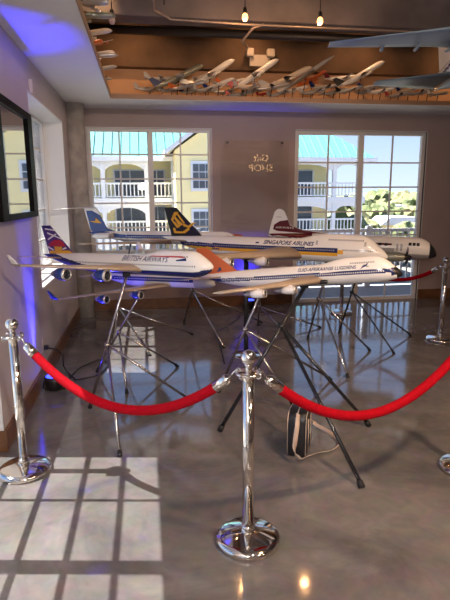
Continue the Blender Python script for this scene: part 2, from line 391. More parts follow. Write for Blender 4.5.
struct('roof_overhang', MB().box((-1.93, -5, 3.06), (-1.40, 7.9, 3.16)), MT['trimw'])
def apartment():
    Y = 38.0
    r = empty('apartment_building', (5, Y, -5), 'pale yellow apartment block with turquoise metal roof and white balconies', 'building')
    def part(name, mb, mat, parent=r):
        o = mb.build(name, MT[mat], parent); return o
    L = lambda x, y, z: (x - 5, y - Y, z + 5)
    def bx(mb, a, b): return mb.box(L(*a), L(*b))
    part('wall', bx(MB(), (-9, Y + 2.2, -5), (14.2, Y + 12, 4.7)), 'yel')
    # main roof, seams in the mesh
    rf = MB()
    ev = 4.45
    rf.add([L(-10, Y - .5, ev), L(17.0, Y - .5, ev), L(17.0, Y + 13, ev), L(-10, Y + 13, ev), L(-10, Y + 6.5, ev + 5.2), L(10.4, Y + 6.5, ev + 5.2)],
           [(0, 1, 5, 4), (1, 2, 5), (2, 3, 4, 5), (3, 0, 4), (0, 3, 2, 1)])
    k = 0
    x = -9.7
    while x < 16.6:
        top = 1.0 if x < 10.4 else (17 - x) / 6.6
        a = Vector(L(x, Y - .5, ev)); b = Vector(L(x, Y - .5 + 7 * top, ev + 5.2 * top))
        rf.add([a + Vector((-.035, 0, 0)), a + Vector((.035, 0, 0)), b + Vector((.035, 0, 0)), b + Vector((-.035, 0, 0)),
                a + Vector((-.02, 0, .09)), a + Vector((.02, 0, .09)), b + Vector((.02, 0, .09)), b + Vector((-.02, 0, .09))],
               [(4, 5, 6, 7), (0, 1, 5, 4), (1, 2, 6, 5), (2, 3, 7, 6), (3, 0, 4, 7)])
        x += .62
    part('roof', rf, 'turq')
    part('eave_fascia', bx(MB(), (-10, Y - .62, ev - .3), (17.1, Y - .5, ev + .02)), 'trimw')
    for zf in (1.62, -1.05, -3.75):
        part('balcony_slab', bx(MB(), (-9, Y - .3, zf - .45), (16.4, Y + 2.2, zf)), 'trimw')
    for zf, zt in ((1.62, 4.2), (-1.05, 1.17), (-3.75, -1.5)):
        for x in (-6.2, -2.9, .1, 2.0, 5.6, 9.0, 14.0, 16.1):
            part('balcony_column', bx(MB(), (x - .14, Y - .25, zf), (x + .14, Y + .03, zt)), 'trimw')
        rl = MB(); bx(rl, (-9, Y - .2, zf + .95), (16.3, Y - .1, zf + 1.08)); bx(rl, (-9, Y - .2, zf + .08), (16.3, Y - .1, zf + .16))
        x = -8.9
        while x < 16.2: bx(rl, (x, Y - .17, zf + .1), (x + .07, Y - .13, zf + 1.0)); x += .27
        part('balcony_railing', rl, 'trimw')
        # arched valance between columns
        for a, b in ((-6.2, -2.9), (-2.9, .1), (2.0, 5.6), (5.6, 9.0), (9.0, 14.0), (14.0, 16.1)):
            n = 8; pts = []
            for i in range(n + 1):
                t = i / n; pts.append((a + (b - a) * t, zt - .22 - .55 * (abs(2 * t - 1) ** 3)))
            va = MB(); poly = [(L(a, 0, 0)[0], zt + 5), (L(b, 0, 0)[0], zt + 5)] + [(L(p[0], 0, 0)[0], p[1] + 5) for p in reversed(pts)]
            va.prism(poly, -.2, -.06); part('arched_valance', va, 'trimw')
        for (a, b) in ((-7.6, -5.0), (-2.2, .0), (.35, 1.4), (6.6, 8.3), (10.7, 13.0)):
            f = part('window_frame', bx(MB(), (a - .12, Y + 2.12, zf + .05), (b + .12, Y + 2.19, zf + 2.1)), 'trimw')
            p = MB(); m = (a + b) / 2
            bx(p, (a, Y + 2.06, zf + .12), (m - .04, Y + 2.12, zf + 2.0)); bx(p, (m + .04, Y + 2.06, zf + .12), (b, Y + 2.12, zf + 2.0)); part('pane', p, 'pane', f)
    # gabled wing standing forward
    gw = MB(); gy = Y - 3.0
    gx0, gx1 = 2.0, 8.0
    gw.prism([(gx0 - 5, 0), (gx1 - 5, 0), (gx1 - 5, 9.7), (5.0 - 5, 11.8), (gx0 - 5, 9.7)], gy - Y, Y - .6 - Y)
    part('gable_wall', gw, 'yel')
    gr = MB()
    gr.prism([(1.3 - 5, 9.35), (5.0 - 5, 12.0), (8.7 - 5, 9.35), (8.7 - 5, 9.65), (5 - 5, 12.35), (1.3 - 5, 9.65)], gy - Y - .5, 5.5)
    part('gable_roof', gr, 'trimw')
    for zf in (2.25, -.85):
        f = part('gable_window_frame', bx(MB(), (3.0, gy - .1, zf - .2), (5.9, gy - .02, zf + 1.75)), 'trimw')
        p = MB()
        for a in (3.15, 4.5):
            for i in range(3):
                for j in range(3):
                    bx(p, (a + i * .42, gy - .14, zf + j * .54), (a + i * .42 + .37, gy - .1, zf + j * .54 + .47))
        part('pane', p, 'pane', f)
apartment()

# wooded hill, trees, low buildings
hl = MB(); nx, ny = 60, 12; vs = []
for j in range(ny + 1):
    for i in range(nx + 1):
        x = -120 + 420 * i / nx; y = 150 + 200 * j / ny
        z = -5 + 9.2 * (1 - math.exp(-j / 3.0)) * (.85 + .12 * math.sin(i * .7) + .06 * math.sin(i * 1.9 + j)) + rnd.uniform(-.5, .5)
        vs.append((x, y, z))
hl.add(vs, [(j * (nx + 1) + i, j * (nx + 1) + i + 1, (j + 1) * (nx + 1) + i + 1, (j + 1) * (nx + 1) + i) for j in range(ny) for i in range(nx)], 0, True)
struct('hill', hl, MT['hill'])
def tree_mesh(seed, mat, tall):
    r = random.Random(seed); bm = bmesh.new()
    for k in range(9):
        c = Vector((r.uniform(-.32, .32), r.uniform(-.32, .32), r.uniform(.42, .86)))
        res = bmesh.ops.create_icosphere(bm, subdivisions=2, radius=r.uniform(.17, .3), matrix=Matrix.Translation(c))
        for v in res['verts']:
            d = v.co - c; v.co = c + d * r.uniform(.7, 1.2)
    me = bpy.data.meshes.new('crown'); bm.to_mesh(me); bm.free(); me.materials.append(mat); return me
crowns = [tree_mesh(1, MT['leaf'], 1), tree_mesh(2, MT['leaf2'], 1), tree_mesh(3, MT['leaf'], 1)]
trunk_me = MB().tube([(0, 0, 0), (.02, 0, .3), (0, .02, .55)], [.05, .04, .03], 8).mesh('trunk', MT['bark'])
tree_spots = [(362, 60, 4.6, 1), (372, 75, 5.0, 0), (388, 88, 5.2, 2), (408, 92, 4.6, 1), (414, 54, 3.6, 0), (437, 70, 5.0, 2), (350, 95, 6.2, 0), (357, 116, 6.6, 2),
              (380, 130, 7.4, 0), (395, 118, 7.0, 1), (414, 146, 7.2, 2), (420, 110, 6.8, 0), (440, 95, 6.4, 1), (356, 52, 4.0, 1), (346, 48, 4.6, 0), (392, 52, 2.6, 0), (404, 50, 2.4, 2)]
DESC = ['green', 'yellow-green', 'dark green']
ORD = ['first', 'second', 'third', 'fourth', 'fifth', 'sixth', 'seventh', 'eighth', 'ninth', 'tenth', 'eleventh', 'twelfth', 'thirteenth', 'fourteenth', 'fifteenth', 'sixteenth', 'seventeenth', 'eighteenth', 'nineteenth', 'twentieth', 'twenty-first', 'twenty-second', 'twenty-third', 'twenty-fourth', 'twenty-fifth', 'twenty-sixth', 'twenty-seventh', 'twenty-eighth', 'twenty-ninth', 'thirtieth', 'thirty-first', 'thirty-second', 'thirty-third', 'thirty-fourth', 'thirty-fifth', 'thirty-sixth', 'thirty-seventh', 'thirty-eighth', 'thirty-ninth', 'fortieth']
for i, (px, d, h, k) in enumerate(sorted(tree_spots, key=lambda t: t[0])):
    p = at(px, 200, d)
    t = empty('tree', (p.x, p.y, -5), '%s leafy tree beyond the glazed door, %s from the left of the outdoor trees' % (DESC[k], ORD[i]), 'tree', 'trees beyond the glazed door', rnd.uniform(0, 6))
    t.scale = (h * 1.1, h * 1.1, h)
    c = bpy.data.objects.new('crown', crowns[k]); C.objects.link(c); c.parent = t
    c = bpy.data.objects.new('trunk', trunk_me); C.objects.link(c); c.parent = t
def low_building(px, py_top, d, wpx, roofmat, wallmat, label):
    p = at(px, py_top, d); W = wpx * d / F_PX
    r = empty('low_building', (p.x, p.y, -5), label, 'building', rz=-YAW)
    h = p.z + 5
    MB().box((-W / 2, 0, 0), (W / 2, 5, h * .8)).build('wall', MT[wallmat], r)
    MB().prism([(-W * .54, h * .78), (W * .54, h * .78), (W * .3, h), (-W * .3, h)], -.4, 5.4).build('roof', MT[roofmat], r)
    for k in (-.25, .22): MB().box((W * k - .6, -.06, h * .25), (W * k + .6, -.01, h * .62)).build('window', MT['pane'], r)
low_building(394, 205, 105, 34, 'trimw', 'trimw', 'low house with pale blue-white roof among the trees')
low_building(402, 217, 62, 40, 'trimw', 'yel', 'low cream building with flat roof beyond the balcony railing')
def van():
    p = at(371, 228, 56)
    r = empty('van', (p.x, p.y, -5), 'white van parked beyond the balcony railing', 'van', rz=-YAW)
    MB().prism([(-1.9, .35), (1.9, .35), (1.9, 1.1), (1.35, 1.25), (.95, 2.0), (-1.9, 2.05)], -.85, .85).build('body', MT['trimw'], r, .05)
    MB().prism([(1.3, 1.25), (.93, 1.92), (.2, 1.92), (.2, 1.25)], -.87, .87).build('window', MT['pane'], r)
    for x in (-1.2, 1.2):
        for y in (-.8, .8): MB().lathe([(.2, -.1), (.34, -.1), (.34, .1), (.2, .1)], (0, 0, 0), n=16).build('wheel', MT['rubber'], r).matrix_local = Matrix.Translation((x, y, .34)) @ Matrix.Rotation(PI / 2, 4, 'X')
van()
# ---- objects
# ------------------------------------------------------------------ aircraft models
def smooth(a, b, t):
    t = max(0, min(1, (t - a) / (b - a))); return t * t * (3 - 2 * t)
class Body:
    """fuselage shape: s = 0 at the nose, 1 at the tail; x = L/2 .. -L/2"""
    def __init__(s, L, R, hump=0, nose=.10, tail=.64, droop=.30, nose_pow=.58):
        s.L, s.R, s.h, s.n, s.t, s.d, s.np = L, R * L, hump * L, nose, tail, droop, nose_pow
    def r(s, t):
        if t < s.n: return s.R * max(.02, 1 - ((s.n - t) / s.n) ** 2) ** s.np
        if t > s.t: return s.R * (1 - .95 * ((t - s.t) / (1 - s.t)) ** 1.6)
        return s.R
    def zc(s, t):
        r = s.r(t)
        if t < s.n: return -(s.R - r) * s.d
        if t > s.t: return (s.R - r) * .72
        return 0
    def ht(s, t):
        r = s.r(t)
        if s.h: r += s.h * smooth(.015, .10, t) * (1 - smooth(.24, .38, t))
        return r
    def x(s, t): return s.L * (.5 - t)
    def half(s, t, z):
        zc = s.zc(t); h = s.ht(t) if z > zc else s.r(t)
        q = 1 - ((z - zc) / h) ** 2
        return s.r(t) * math.sqrt(q) if q > 0 else None
    def ring(s, t, n):
        zc, w, h, b = s.zc(t), s.r(t), s.ht(t), s.r(t); o = []
        for k in range(n):
            a = 2 * PI * (k + .5) / n; sn = math.sin(a)
            o.append((s.x(t), w * math.cos(a), zc + (h if sn > 0 else b) * sn))
        return o
def fuselage(body, mats, livery, root, n=64, m=90, name='fuselage'):
    ts = [(i / m) for i in range(m + 1)]; ts = sorted(set(ts + [.004, .012, .02, .03, .04]))
    rs = [body.ring(t, n) for t in ts]
    def mi(i, j):
        t = (ts[i] + ts[i + 1]) / 2; z = (rs[i][j][2] + rs[i][(j + 1) % n][2] + rs[i + 1][j][2] + rs[i + 1][(j + 1) % n][2]) / 4
        return livery(t, z / body.R)
    return MB().rings(rs, mi).build(name, mats, root)
def windows(body, root, t0, t1, zr, n, mat='dark', size=.4, hz=.07, name='window_row', skip=()):
    dt = (t1 - t0) / n
    for side in (-1, 1):
        mb = MB()
        for i in range(n):
            if i in skip: continue
            a, b = t0 + dt * (i + .5 - size / 2), t0 + dt * (i + .5 + size / 2)
            z0, z1 = (zr - hz) * body.R, (zr + hz) * body.R
            nz = 1 if hz < .09 else 5; q = []
            for k in range(nz + 1):
                z = z0 + (z1 - z0) * k / nz
                for t in (a, b):
                    h = body.half(t, z)
                    if h is not None: q.append((body.x(t), side * (h + .0009), z))
            if len(q) == 2 * nz + 2: mb.add(q, [(2 * k, 2 * k + 1, 2 * k + 3, 2 * k + 2) for k in range(nz)])
        if mb.v: mb.build(name, MT[mat], root)
def patch(body, root, pts, mat, name, both=True, n=10, off=.0008):
    """flat shape (t, z/R outline as a quad strip) laid onto the fuselage side"""
    for side in ((-1, 1) if both else (-1,)):
        mb = MB()
        top, bot = pts; rs = []
        for k in range(n + 1):
            u = k / n; row = []
            for v in range(5):
                t = (top[0][0] + (top[1][0] - top[0][0]) * u) * v / 4 + (bot[0][0] + (bot[1][0] - bot[0][0]) * u) * (1 - v / 4)
                z = body.R * ((top[0][1] + (top[1][1] - top[0][1]) * u) * v / 4 + (bot[0][1] + (bot[1][1] - bot[0][1]) * u) * (1 - v / 4))
                h = body.half(t, z) or .001
                row.append((body.x(t), side * (h + off), z))
            rs.append(row)
        mb.rings(rs, closed=False, cap=False); mb.build(name, MT[mat], root)
def text_mesh(txt, size, shear=0.0, bold=0.0):
    cu = bpy.data.curves.new('lettering', 'FONT'); cu.body = txt; cu.size = size; cu.shear = shear; cu.offset = bold; cu.resolution_u = 3
    o = bpy.data.objects.new('lettering', cu); C.objects.link(o)
    dg = bpy.context.evaluated_depsgraph_get(); me = bpy.data.meshes.new_from_object(o.evaluated_get(dg))
    bpy.data.objects.remove(o); bpy.data.curves.remove(cu)
    return me
def lettering(body, root, txt, t_left, t_right, zr, mat, shear=.25, bold=.004):
    size = .1; me = text_mesh(txt, size, shear, bold * .2)
    xs = [v.co.x for v in me.vertices]; ys = [v.co.y for v in me.vertices]
    bm = bmesh.new(); bm.from_mesh(me)
    for k in range(1, 9):
        zc = min(ys) + (max(ys) - min(ys)) * k / 9
        bmesh.ops.bisect_plane(bm, geom=bm.verts[:] + bm.edges[:] + bm.faces[:], plane_co=(0, zc, 0), plane_no=(0, 1, 0))
    bm.to_mesh(me); bm.free()
    W = max(xs) - min(xs); x0 = body.x(t_left); sc = (body.x(t_right) - x0) / W
    for v in me.vertices:
        x = x0 + (v.co.x - min(xs)) * sc; z = zr * body.R + (v.co.y - min(ys)) * sc
        h = body.half(.5 - x / body.L, z) or body.r(.5 - x / body.L) * .2
        v.co = (x, -(h + .0015), z)
    me.materials.clear(); me.materials.append(MT[mat])
    o = bpy.data.objects.new('lettering', me); C.objects.link(o); o.parent = root
    return o
AF = [(1, 0), (.75, .045), (.5, .075), (.25, .085), (.1, .06), (.02, .03), (0, 0), (.02, -.022), (.1, -.035), (.25, -.04), (.5, -.03), (.75, -.015)]
def wing(root, side, xr, zr, yr, span, cr, ct, sweep, dih, mat, name='wing', kink=None, thick=1.0, winglet=0, wmat=None, vertical=False):
    """xr: leading edge x at the root; side -1 is the viewer's side; returns object and a function for points on it"""
    st = [0] + ([.36] if kink else []) + [.7, 1.0]; rs = []
    def sec(eta):
        c = cr + (ct - cr) * eta
        if kink and eta > 0: c = (cr + (kink - cr) * eta / .36) if eta <= .36 else kink + (ct - kink) * (eta - .36) / .64
        y = yr + span * eta; return c, xr - span * eta * math.tan(sweep), y, zr + span * eta * math.tan(dih)
    for eta in st:
        c, x, y, z = sec(eta)
        rs.append([(x - a * c, side * y, z + b * c * thick) for a, b in AF])
    o = MB().rings(rs).build(name, MT[mat], root)
    if winglet:
        c, x, y, z = sec(1.0); r2 = []
        for u, cc in ((0, ct), (.35, ct * .8), (1, ct * .38)):
            r2.append([(x - u * winglet * .9 - a * cc, side * (y + u * winglet * .35 + (b * cc if u > 0 else 0)), z + winglet * u + (b * cc if u == 0 else 0)) for a, b in AF])
        MB().rings(r2).build('winglet', MT[wmat or mat], o)
    return o, sec
def engine(wobj, sec, side, eta, L, D, mats, drop=1.0, fwd=.45, name='engine', spinner=False):
    c, x, y, z = sec(eta); cx = x - c * .12 + L * fwd; cz = z - D * .5 * drop - .02 * c; y = side * y
    mb = MB()
    mb.lathe([(D * .05, -.05 * L), (D * .10, -.12 * L), (D * .34, -.13 * L), (D * .36, -.03 * L), (D * .40, 0), (D * .46, .012 * L), (D * .5, -.10 * L), (D * .5, -.42 * L), (D * .40, -.62 * L), (D * .27, -.66 * L), (D * .25, -.82 * L), (D * .03, -1.0 * L)], (cx, y, cz), 'X', 24,
             lambda i, j: 3 if i < 3 else (1 if i in (3, 4, 5) else (0 if i < 8 else 2)))
    o = mb.build(name, mats, wobj)
    return o, (cx, y, cz)
def fin_poly(root, poly, L, th, mat, name='tail_fin'):
    return MB().prism([(L * (.5 - s), L * z) for s, z in poly], -th / 2, th / 2).build(name, MT[mat], root, th * .3)
def decal(root, polys, L, th, mat, name):
    mb = MB()
    for poly in polys: mb.prism([(L * (.5 - s), L * z) for s, z in poly], -th / 2 - .0012, th / 2 + .0012)
    return mb.build(name, MT[mat], root)
def place(name, label, nose, tail, roll=0, cat='model airplane', group=None):
    ax = (nose - tail); L = ax.length; X = ax.normalized()
    Yv = Vector((0, 0, 1)).cross(X).normalized(); Z = X.cross(Yv)
    m = Matrix((X, Yv, Z)).transposed().to_4x4() @ Matrix.Rotation(math.radians(roll), 4, 'X')
    o = empty(name, (0, 0, 0), label, cat, group); m.translation = (nose + tail) / 2; o.matrix_world = m
    return o, L
ENG = lambda a: [MT[a], MT['intake'], MT['psilver'], MT['dark']]
R_ = math.radians

def jet_engines(wo, sec, side, etas, L, D, body_mat, fwd=.62):
    for eta in etas:
        o, (cx, y, cz) = engine(wo, sec, side, eta, L, D, ENG(body_mat), fwd=fwd)
        c, x, yy, z = sec(eta)
        MB().prism([(cx - L * .15, cz + D * .45), (x - c * .5, z - .005), (x - c * .05, z + .004), (x + L * .02, z + .002)], y - .004, y + .004).build('pylon', MT['pwhite'], wo)
def cockpit(body, root, t0=.03, t1=.055, z0=.55, z1=.85, mat='dark'):
    return windows(body, root, t0, t1, (z0 + z1) / 2, 3, mat, .8, (z1 - z0) / 2, 'cockpit_windows')
def stabs(root, L, xr, z, yr, span, cr, ct, sw, dih, mat='pwing'):
    for sd in (-1, 1): wing(root, sd, xr, z, yr, span, cr, ct, R_(sw), R_(dih), mat, 'tailplane', thick=.7)

# --- white jumbo with the colourful tail
def plane_ba():
    root, L = place('airliner_model', 'white and navy four-engined jumbo model with multicoloured patterned tail, nearest the left wall', at(213, 267.5, 3.45), at(45, 260.5, 4.2), -1)
    b = Body(L, .047, .021, droop=-.05)
    fuselage(b, [MT['pwhite'], MT['navy'], MT['radome']], lambda t, z: 1 if z < -.42 + .25 * smooth(.09, .0, t) - (.0 if t < .62 else (t - .62) * -4.2) else 0, root)
    windows(b, root, .06, .80, .12, 70); windows(b, root, .10, .22, .95, 16); cockpit(b, root, .028, .05, .78, 1.05)
    lettering(b, root, 'BRITISH AIRWAYS', .46, .20, .42, 'navy')
    # speed ribbon
    patch(b, root, (((.30, .98), (.135, 1.02)), ((.30, .9), (.11, .86))), 'red', 'red_ribbon')
    patch(b, root, (((.16, .66), (.11, .86)), ((.16, .56), (.105, .60))), 'navy', 'navy_ribbon')
    for sd in (-1, 1):
        wo, sec = wing(root, sd, b.x(.33), -.5 * b.R, .4 * b.R, .405 * L, .225 * L, .055 * L, R_(41), R_(7), 'pwing', kink=.125 * L, winglet=.045 * L, wmat='pwhite', thick=1.5)
        jet_engines(wo, sec, sd, (.40, .72), .098 * L, .054 * L, 'blue')
    stabs(root, L, b.x(.84), .35 * b.R, .2 * b.R, .155 * L, .11 * L, .035 * L, 40, 7)
    th = .010; P = [(.79, .036), (.945, .180), (1.005, .180), (.962, .036)]
    f = fin_poly(root, P, L, th, 'purple')
    decal(f, [[(.845, .075), (.862, .098), (.885, .108), (.915, .108), (.94, .098), (.962, .080), (.955, .075)]], L, th, 'red', 'tail_band')
    decal(f, [[(.79, .038), (.82, .056), (.955, .052), (.957, .038)], [(.875, .052), (.868, .074), (.925, .074), (.918, .052)]], L, th + .0006, 'yellow', 'tail_shape')
    decal(f, [[(.868, .110), (.872, .116), (.965, .146), (.965, .138)], [(.90, .134), (.908, .139), (.965, .112), (.96, .106)], [(.91, .152), (.912, .158), (.978, .166), (.978, .159)], [(.93, .054), (.93, .060), (.968, .076), (.968, .068)], [(.835, .066), (.845, .072), (.87, .062), (.865, .058)]], L, th + .001, 'pwhite', 'tail_lines')
    decal(f, [[(.945, .162), (.945, .176), (1.0, .176), (.995, .168)]], L, th - .0004, 'navy', 'tail_cap')
    return root
ba = plane_ba()

# --- lower white and blue jet under it
def plane_low():
    root, L = place('airliner_model', 'small white and blue jet model with grey nose, low under the navy jumbo', at(215, 281.3, 4.35), at(96, 277, 5.0), 0)
    b = Body(L, .050, 0, nose=.13, droop=.5)
    fuselage(b, [MT['pwhite'], MT['blue'], MT['pgrey']], lambda t, z: 2 if t < .13 else (1 if -.1 < z < .4 else 0), root)
    windows(b, root, .16, .8, .15, 40, 'pwhite')
    for sd in (-1, 1):
        wo, sec = wing(root, sd, b.x(.30), -.7 * b.R, .3 * b.R, .60 * L, .23 * L, .06 * L, R_(36), R_(-1 if sd < 0 else 6), 'pwing', kink=.13 * L, winglet=.055 * L, wmat='blue')
        jet_engines(wo, sec, sd, (.36, .66), .10 * L, .055 * L, 'blue')
    stabs(root, L, b.x(.85), .3 * b.R, .2 * b.R, .16 * L, .11 * L, .04 * L, 35, 5)
    fin_poly(root, [(.80, .045), (.93, .12), (.99, .12), (.96, .045)], L, .008, 'blue')
    return root
low = plane_low()

# --- front jumbo with the orange tail
def plane_saa():
    root, L = place('airliner_model', 'frontmost white jumbo model with blue window stripe and orange tail, on the black tripod', at(402.5, 270, 3.5), at(199, 282, 4.12), 0)
    b = Body(L, .048, .022, droop=.45, nose=.13)
    def liv(t, z):
        if t < .022: return 2
        if t < .05 and -.35 < z < .35: return 2 if t < .035 else 1
        if -.05 < z < .30: return 1
        return 0
    fuselage(b, [MT['pwhite'], MT['navy'], MT['radome'], MT['orange']], liv, root)
    windows(b, root, .07, .86, .13, 80, 'pwhite', .45, .06); windows(b, root, .11, .22, 1.0, 14); cockpit(b, root, .04, .065, .72, 1.0)
    lettering(b, root, 'SUID-AFRIKAANSE LUGDIENS', .46, .19, .50, 'navy', bold=.008)
    # leaping springbok beside the lettering
    mb = MB(); cx, cz = b.x(.155), .62 * b.R
    for poly in ([(-.018, 0), (-.004, .012), (.012, .014), (.018, .024), (.022, .022), (.018, .008), (.006, .002), (-.008, -.004)], [(.010, .004), (.028, .004), (.028, .001), (.012, -.001)], [(-.014, 0), (-.026, -.012), (-.022, -.013), (-.008, -.003)]):
        q = []
        for u, v in poly:
            x, z = cx + u * 1.1, cz + v * 1.1; q.append((x, -((b.half(.5 - x / L, z) or .01) + .0012), z))
        mb.add(q, [list(range(len(q)))])
    mb.build('springbok_emblem', MT['navy'], root)
    for sd in (-1, 1):
        wo, sec = wing(root, sd, b.x(.32), -.55 * b.R, .4 * b.R, .415 * L, .225 * L, .055 * L, R_(40), R_(4), 'pwing', kink=.125 * L, thick=1.8)
        jet_engines(wo, sec, sd, (.40, .70), .105 * L, .038 * L, 'pwhite', fwd=.42)
        if sd < 0: MB().lathe([(.012, 0), (.016, -.01), (.016, -.05), (.012, -.06)], (sec(.06)[1] + .03, -sec(.06)[2] - .01, sec(.06)[3] - .004), 'X', 16).build('wing_light', MT['radome'], wo)
    stabs(root, L, b.x(.85), .35 * b.R, .2 * b.R, .155 * L, .11 * L, .035 * L, 40, 7)
    th = .010
    f = fin_poly(root, [(.77, .036), (.935, .172), (.995, .172), (.955, .036)], L, th, 'orange')
    decal(f, [[(.862, .052), (.868, .070), (.882, .066), (.878, .058), (.892, .050), (.884, .046)]], L, th, 'navy', 'tail_emblem')
    windows(b, root, .86, .90, .42, 3, 'navy', .7, .08, 'registration')
    return root
saa = plane_saa()

# --- big jumbo with the black bird tail behind
def plane_sia():
    root, L = place('airliner_model', 'large white jumbo model with a yellow bird on its black tail', at(388, 253.5, 4.8), at(163, 243.5, 5.7), 0)
    b = Body(L, .046, .023, droop=.35, nose=.13)
    def liv(t, z):
        if .19 < t < .90:
            if -.02 < z < .34: return 1
            if -.34 < z <= -.02: return 2
        if .17 < t <= .19 and -.15 < z < .2: return 2
        return 0
    fuselage(b, [MT['pwhite'], MT['navy'], MT['yellow']], liv, root)
    windows(b, root, .04, .17, .22, 20); windows(b, root, .20, .88, .16, 80, 'pgrey', .4, .05); windows(b, root, .09, .23, 1.05, 18); cockpit(b, root, .035, .058, .85, 1.1)
    lettering(b, root, 'SINGAPORE AIRLINES', .50, .285, .46, 'navy', bold=.012)
    patch(b, root, (((.535, .62), (.52, .62)), ((.535, .5), (.52, .5))), 'navy', 'flag_mark', n=2)
    windows(b, root, .70, .735, -.17, 4, 'navy', .7, .08, 'registration')
    for t in (.08, .27): patch(b, root, (((t + .008, .95), (t, .95)), ((t + .008, .58), (t, .58))), 'pgrey', 'cabin_door', n=2)
    for sd in (-1, 1):
        wo, sec = wing(root, sd, b.x(.315), -.45 * b.R, .4 * b.R, .415 * L, .225 * L, .055 * L, R_(40), R_(2), 'pwing', kink=.125 * L, thick=2.0)
        jet_engines(wo, sec, sd, (.40, .70), .085 * L, .034 * L, 'pwhite', fwd=.42)
    stabs(root, L, b.x(.85), .35 * b.R, .2 * b.R, .155 * L, .11 * L, .035 * L, 40, 7)
    th = .012
    f = fin_poly(root, [(.785, .036), (.80, .042), (.93, .166), (.99, .166), (.952, .030)], L, th, 'radome')
    # stylised bird: three stepped feathers and a neck
    y = [[(.925, 0.1464), (.935, 0.1464), (.895, 0.0965), (.883, 0.0965)], [(.938, 0.1286), (.948, 0.1286), (.913, 0.0823), (.892, 0.0894)], [(.945, 0.1090), (.952, 0.1072), (.925, 0.0734), (.909, 0.0787)],
         [(.893, 0.0965), (.868, 0.0858), (.868, 0.0769), (.893, 0.0823)], [(.868, 0.0858), (.845, 0.1001), (.828, 0.1001), (.838, 0.0947), (.868, 0.0698)], [(.868, 0.0769), (.895, 0.0591), (.935, 0.0591), (.940, 0.0502), (.885, 0.0502), (.86, 0.0680)], [(.935, 0.0734), (.928, 0.0591), (.940, 0.0538), (.945, 0.0734)],
         [(.915, 0.1464), (.938, 0.1446), (.955, 0.1090), (.945, 0.1072)]]
    decal(f, y, L, th, 'yellow', 'tail_emblem')
    return root
sia = plane_sia()

# --- rear-engined jet with a T-tail
def plane_vc10():
    root, L = place('airliner_model', 'white and blue rear-engined jet model with a T-tail, behind by the left window', at(238, 238.5, 6.15), at(89, 236.5, 6.75), 0)
    b = Body(L, .040, 0, droop=.4, tail=.60)
    fuselage(b, [MT['pwhite'], MT['blue'], MT['psilver']], lambda t, z: 1 if -.10 < z < .42 + .5 * smooth(.7, .95, t) else (2 if z < -.3 else 0), root)
    windows(b, root, .08, .72, .16, 50, 'pwhite', .4, .06); cockpit(b, root)
    for sd in (-1, 1):
        wing(root, sd, b.x(.40), -.7 * b.R, .4 * b.R, .45 * L, .24 * L, .06 * L, R_(36), R_(3), 'pwing', kink=.14 * L)
        eo = None
        for k in (0, 1):
            mb = MB().lathe([(.012 * L, 0), (.0165 * L, -.008 * L), (.018 * L, -.05 * L), (.017 * L, -.10 * L), (.011 * L, -.125 * L)], (b.x(.80), sd * (b.R * .95 + (.036 * k) * L), .25 * b.R), 'X', 20, lambda i, j: 1 if i == 0 else 0)
            mb.build('engine', [MT['pwhite'], MT['intake']], root)
        MB().box((b.x(.92), sd * b.R * .4, .2 * b.R), (b.x(.82), sd * (b.R + .05 * L), .3 * b.R)).build('engine_beam', MT['pwhite'], root)
        wing(root, sd, b.x(.935), .185 * L, 0, .21 * L, .11 * L, .04 * L, R_(32), R_(-2), 'pwhite', 'tailplane', thick=.8)
    th = .014
    f = fin_poly(root, [(.80, .034), (.865, .055), (.935, .185), (1.03, .187), (.985, .045), (.96, .025)], L, th, 'blue')
    decal(f, [[(.905, .135), (.935, .185), (1.028, .187), (1.02, .165), (.965, .165)]], L, th, 'pwhite', 'tail_tip')
    decal(f, [[(.985, .06), (.975, .03), (.99, .06), (1.02, .165), (1.008, .165)]], L, th, 'pwhite', 'tail_edge')
    decal(f, [[(.90, .085), (.94, .120), (.945, .100), (.99, .098), (.945, .088)]], L, th, 'yellow', 'tail_emblem')
    return root
vc10 = plane_vc10()

